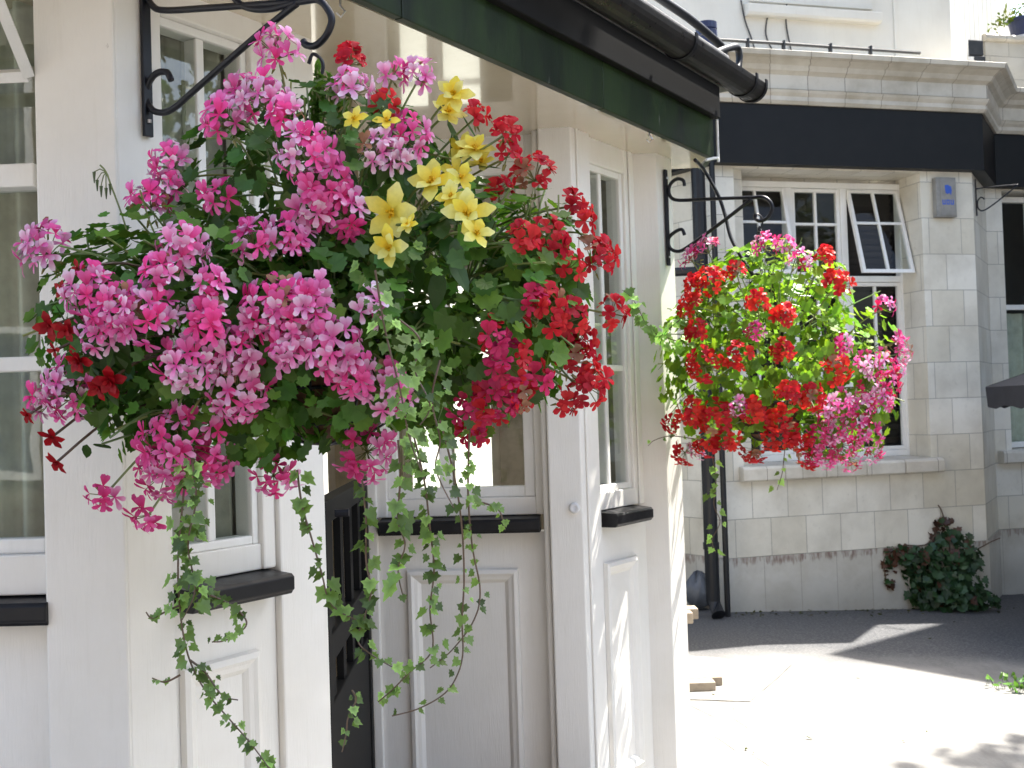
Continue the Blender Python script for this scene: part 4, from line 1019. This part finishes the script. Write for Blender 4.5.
ivy([(712, 455), (716, 480), (714, 505), (720, 522), (712, 540), (716, 553)], 4.62, 'ivy dangling from the smaller basket in front of the black downpipe', sz=.055, step=.034, bright=1.6, jitter=.04)
ivy([(786, 440), (784, 458), (782, 474), (777, 490)], 4.6, 'bright ivy tip hanging from the smaller basket across the stone sill', sz=.055, step=.03, bright=2., jitter=.03)
ivy([(690, 345), (668, 338), (650, 330), (640, 312), (632, 298), (622, 290)], 4.55, 'variegated ivy shoot reaching left from the smaller basket toward the right window', sz=.07, step=.012, bright=2.4, jitter=.05)
ivy([(682, 318), (670, 328), (662, 338), (660, 350)], 4.5, 'pale yellow variegated ivy sprig at the left of the smaller basket', sz=.06, step=.012, bright=3.2, jitter=.04)
ivy([(700, 440), (672, 436), (655, 440), (648, 446)], 4.6, 'thin bare ivy tendril pointing left from the bottom of the smaller basket', sz=.035, step=.05)
# watering tube
b = MB(); hp = [onpl(695, 160, FA.p, FA.n), ] + [atY(x, y, yy) for x, y, yy in ((704, 170, 4.93), (718, 195, 4.88), (725, 215, 4.84), (731, 238, 4.8), (742, 258, 4.76), (756, 280, 4.72))]
b.tube(bez(hp, 8), .0075, 8)
o = b.build('watering_hose', M['pipe'], loc=hp[0], smooth=True); props(o, 'thin black watering hose curving down from the soffit into the smaller basket', 'hose')

# ------------------------------------------------------------------ creeper at the stone wall
cp = thing('creeper', SF(2.0, .1, gz(3.4)), 'dark green creeper with reddish tips climbing the foot of the stone wall', 'plant')
b = MB()
def cel(x, y, rx_, ry_, dn, dr):
    c = onpl(x, y, SF(0, dn, 0), SF.n); k = c.y / FPX; return Ell(c, (rx_ * k, dr, ry_ * k))
for e, n, red in ((cel(950, 592, 42, 22, .14, .13), 260, .04), (cel(938, 568, 40, 18, .07, .07), 190, .1), (cel(906, 556, 26, 12, .05, .05), 80, .35), (cel(950, 548, 26, 16, .06, .06), 90, .15), (cel(946, 530, 18, 12, .04, .04), 30, .6), (cel(889, 568, 6, 22, .03, .03), 16, .8), (cel(976, 602, 24, 10, .12, .1), 60, 0), (cel(915, 580, 14, 16, .04, .04), 24, .2), (cel(968, 562, 16, 16, .05, .05), 40, .1)):
    for k in range(n):
        d = rdir(); p = e.c + V([d[i] * e.r[i] for i in range(3)]) * (.4 + .6 * math.sqrt(R.random())) 
        if p.z < gz(p.x) + .015: continue
        t_ = tintv(.5, 1.4, .15)
        if R.random() < red: t_ = (t_[0] * 2.6, t_[1] * .5, t_[2] * .8)
        leaf(b, p, SF.n + V((0, 0, .6)) + rdir() * .6, V((0, 0, -1)) + rdir() * .8, R.uniform(.045, .115), 'ivy' if R.random() < .6 else 'ger', t_)
b.build('foliage', M['creeper'], cp)
b = MB()
for pts in (((940, 605), (950, 570), (948, 535), (942, 512), (938, 505)), ((945, 600), (920, 565), (895, 552), (884, 560), (888, 590)), ((950, 600), (965, 560), (985, 545), (1000, 538)), ((935, 535), (925, 545), (905, 545))):
    b.tube(bez([onpl(x, y, SF(0, .02, 0), SF.n) for x, y in pts], 5), .005, 5, c=(1.01, 1, 1))
b.build('stem', M['vine'], cp)
wd = ong(1005, 690); wt_ = thing('weed', wd, 'bright green weed growing in the sunlit paving at the right edge', 'plant')
b = MB()
for k in range(46):
    a = R.random(); p = wd + V((R.uniform(-.05, .22), R.uniform(-.1, .16), 0)); d = V((R.uniform(-.6, .6), R.uniform(-.6, .6), 1)).normalized(); h = R.uniform(.02, .09)
    b.tube([p, p + d * h], .0015, 3); leaf(b, p + d * h, rdir() + V((0, 0, .6)), d + rdir() * .5, R.uniform(.03, .06), 'oval', tintv(1.3, 2.2))
b.build('foliage', M['leaf'], wt_)

lt = MB()
for k in range(142):
    if k < 130: q_ = SF(R.uniform(-.1, 2.5), R.uniform(.03, .35) * R.random() + .02, 0)
    else: q_ = ong(R.uniform(700, 1020), R.uniform(612, 760))
    z_ = gz(q_.x) + .006; br_ = R.choice(((1.4, .55, .25), (1., .45, .2), (.7, .4, .22), (1.6, .8, .3)))
    leaf(lt, V((q_.x, q_.y, z_)), V((R.uniform(-.4, .4), R.uniform(-.4, .4), 1)), rdir(), R.uniform(.015, .045), 'oval', br_, cup=.3)
lt.build('fallen_leaves', M['leaf'], kind='stuff')
# ------------------------------------------------------------------ bench, sack, parasol
def block(c0, c1, yy, z0, z1, w):
    pass
bn = thing('wooden_bench', (.95, 6.5, 0), 'weathered plank bench end poking out from behind the pub end post', 'bench')
q = ong(703, 625); 
Yt = 6.35; tz1 = atY(690, 613, Yt).z; tz0 = atY(690, 624, Yt).z; xe = atY(703, 619, Yt).x
BF = Fr((xe, Yt), (1, .02))
for k in range(2):
    b = MB(); b.box(BF, -1.6, -.0 - .05 * (1 - k), -.005 - .13 * k - .11, -.005 - .13 * k, tz0, tz1); b.build('seat_plank', M['wood'], bn, bevel=.006)
b = MB(); b.box(BF, -1.35, -.30, -.24, -.0, tz0 - .06, tz0 - .002)
for u in (-1.3, -.35): b.box(BF, u - .03, u + .03, -.22, -.16, 0, tz0 - .06); b.box(BF, u - .03, u + .03, -.08, -.02, 0, tz0 - .06)
b.build('bench_leg', M['wood'], bn, bevel=.005)
Yk = ong(700, 692).y; xk = atY(716, 688, Yk).x; kz = atY(716, 679, Yk).z
KF = Fr((xk, Yk), (1, .02)); tp = thing('timber_planks', (xk - .4, Yk, 0), 'two short timber planks lying on the sunlit ground at the foot of the end post', 'planks')
for k in range(2):
    b = MB(); b.box(KF, -1.0, .0 + .06 * k, -.11 - .12 * k, -.12 * k, .002, max(.045, kz * .75)); b.build('plank', M['wood'], tp, bevel=.005)
sk = ong(699, 611); b = MB()
rows = []
for i in range(9):
    ph = math.pi * i / 8; rows.append([b.vert(V((sk.x, sk.y + .05, 0)) + V((.10 * math.sin(ph) * math.cos(t) * (1 + .25 * math.sin(3 * t + i)), .09 * math.sin(ph) * math.sin(t) * (1 + .2 * math.cos(2 * t + i)), .005 + .13 * (1 - math.cos(ph)) * (1 + .15 * math.sin(4 * t))))) for t in [2 * math.pi * j / 18 for j in range(18)]])
for x, y in zip(rows, rows[1:]):
    for j in range(18): b.face([x[j], x[(j + 1) % 18], y[(j + 1) % 18], y[j]])
o = b.build('plastic_sack', M['bag'], loc=(sk.x, sk.y + .05, 0), smooth=True); props(o, 'grey plastic sack slumped at the foot of the black downpipe', 'sack')
# parasol
pc = V((4.52, 8.35, 0)); pz = atY(992, 392, 8.2).z
ps_ = thing('parasol', pc + V((0, 0, gz(4.2))), 'black cafe parasol with a drooping valance cut off at the right edge', 'parasol')
b = MB(); rim = 1.14; n = 8
for k in range(n):
    a0, a1 = 2 * math.pi * (k + .5) / n, 2 * math.pi * (k + 1.5) / n
    A_ = pc + V((rim * math.cos(a0), rim * math.sin(a0), pz + .04)); B_ = pc + V((rim * math.cos(a1), rim * math.sin(a1), pz + .04)); T_ = pc + V((0, 0, pz + .42))
    i = [b.vert(p) for p in (A_, B_, T_)]; b.face(i)
    N_ = 6
    for j in range(N_):
        p, q_ = A_.lerp(B_, j / N_), A_.lerp(B_, (j + 1) / N_); s1 = .13 + .015 * math.sin(j * 2.); s2 = .13 + .015 * math.sin((j + 1) * 2.)
        b.quad(p, q_, q_ * 1 - V((0, 0, s2)) - (q_ - pc).normalized() * .02, p - V((0, 0, s1)) - (p - pc).normalized() * .02)
o = b.build('canopy', M['fabric'], ps_); sm = o.modifiers.new('s', 'SOLIDIFY'); sm.thickness = .004
b = MB(); b.lathe(pc + V((0, 0, gz(4.2))), [(.022, 0), (.022, pz + .6), (0, pz + .62)], 12); b.build('pole', M['wood'], ps_)
b = MB(); b.lathe(pc + V((0, 0, gz(4.2))), [(.28, 0), (.28, .05), (.06, .09), (.04, .3), (.024, .3)], 24); b.build('base', M['box'], ps_)

# ------------------------------------------------------------------ trees off to the right (they shade and are mirrored in the glass)
def tree(loc, h, crown, n, label, sz=.16):
    t = thing('street_tree', loc, label, 'tree', 'street trees')
    L = V(loc); b = MB(); c0 = crown[0].c
    b.tube(bez([L, L + V((.05, 0, h * .3)), L.lerp(V((c0.x, c0.y, 0)), .3) + V((0, 0, h * .55)), c0], 5), .16, 10, r1=.04)
    for e in crown:
        for k in range(5):
            d = rdir(); d.z = abs(d.z) * .6; s_ = c0.lerp(L + V((0, 0, h * .6)), R.random() * .6); b.tube(bez([s_, (s_ + e.c) / 2 + V((0, 0, .1)), e.c + V([d[i] * e.r[i] * .85 for i in range(3)])], 4), .045, 6, r1=.008)
    b.build('trunk', M['bark'], t)
    b = MB(); wts = [getattr(e, 'w', e.r.x ** 2) for e in crown]
    for k in range(n):
        e = R.choices(crown, wts)[0]; d = rdir(); p = e.c + V([d[i] * e.r[i] for i in range(3)]) * (.3 + .75 * math.sqrt(R.random()))
        leaf(b, p, rdir() + V((0, 0, .6)), rdir(), sz * R.uniform(.7, 1.3), 'ger', tintv(.6, 1.5))
    b.build('crown', M['treeleaf'], t); return t
def cr(c, r): return Ell(c, r)
cc = V((-.42, 2.42, 1.72)) + sun_dir * (8.6 / sun_dir.z)
tree((4.9, 4.4, 0), 10.5, [cr(cc, (1.15, 1.15, 1.0)), cr(cc + V((-.35, -.3, .7)), (.9, .9, .8)), cr(cc + V((.5, -.4, -.5)), (.7, .7, .6)), cr(V((-.2, .1, 0)) + sun_dir * (9.6 / sun_dir.z), (1.9, 1.9, 1.2)), cr(V((1.3, .9, 0)) + sun_dir * (8.8 / sun_dir.z), (1.5, 1.4, 1.0))], 6500, 'tall slim unseen tree added beside the forecourt to shade the near basket', .2)  # unseen tree added, crown shaped to shade the basket and near ground
c2 = V((2.78, 4.55, 0)) + sun_dir * (8.0 / sun_dir.z)
tree((c2.x + 2.2, c2.y - .6, -.17), 8.5, [cr(c2, (1.25, 1.2, 1.1)), cr(c2 + V((1.4, -.3, .4)), (1.3, 1.3, 1.2))], 2200, 'bushy tree right of the forecourt dappling the paving', .17)
for i, (x, y, h, r_) in enumerate(((13.5, 3.0, 6.5, 2.3), (15, 7.5, 7.5, 2.6), (12.5, -2.0, 6, 2.2))):
    tree((x, y, -.17), h, [cr(V((x, y, h * .72)), (r_, r_, h * .33)), cr(V((x - .8, y + .6, h * .55)), (r_ * .7, r_ * .7, h * .2))], 1500, ('round street tree mirrored in the left window glass', 'taller street tree set back beyond the forecourt', 'low street tree behind the viewpoint at right')[i], .3)
# ------------------------------------------------------------------ the street behind the viewpoint and the taller block to the right
M['brick'] = stone('brown_brick', (.15, .115, .09), (.12, .09, .07), .225, .075, mort=(.24, .22, .19), stain=.4)
def house(loc, F, w, d, h, label):
    t = thing('terrace_house', loc, label, 'building', 'houses round the forecourt'); b = MB(); b.box(F, 0, w, -d, 0, -.2, h); b.build('wall', M['brick'], t)
    b = MB(); b.box(F, -.1, w + .1, -d - .1, .1, h + .003, h + .25); b.build('roof', M['lead'], t)
    nx = max(1, int(w / 2.6))
    for i in range(nx):
        for z in (1., 4.2, 7.2):
            if z + 1.8 < h:
                u = w * (i + .5) / nx; b = MB(); b.ring(F, u - .55, u + .55, z, z + 1.7, [(0, .002), (0, .04), (.08, .04), (.08, .01)]); o = b.build('window', M['whitewin'], t)
                p = MB(); p.box(F, u - .47, u + .47, .003, .012, z + .08, z + 1.62); p.build('pane', M['navy'], o)
    return t
house((0, -7, 0), Fr((9, -7), (-1, 0)), 20, 6, 9.5, 'long brown brick terrace added unseen across the street to cut sky light')  # unseen terrace added to hold back low sky light and darken the panes
house((5.59, 10.47, 0), Fr((5.59, 10.47), (.742, -.67)), 7, 7, 8.0, 'taller brick block to the right whose corner shades the tarmac')
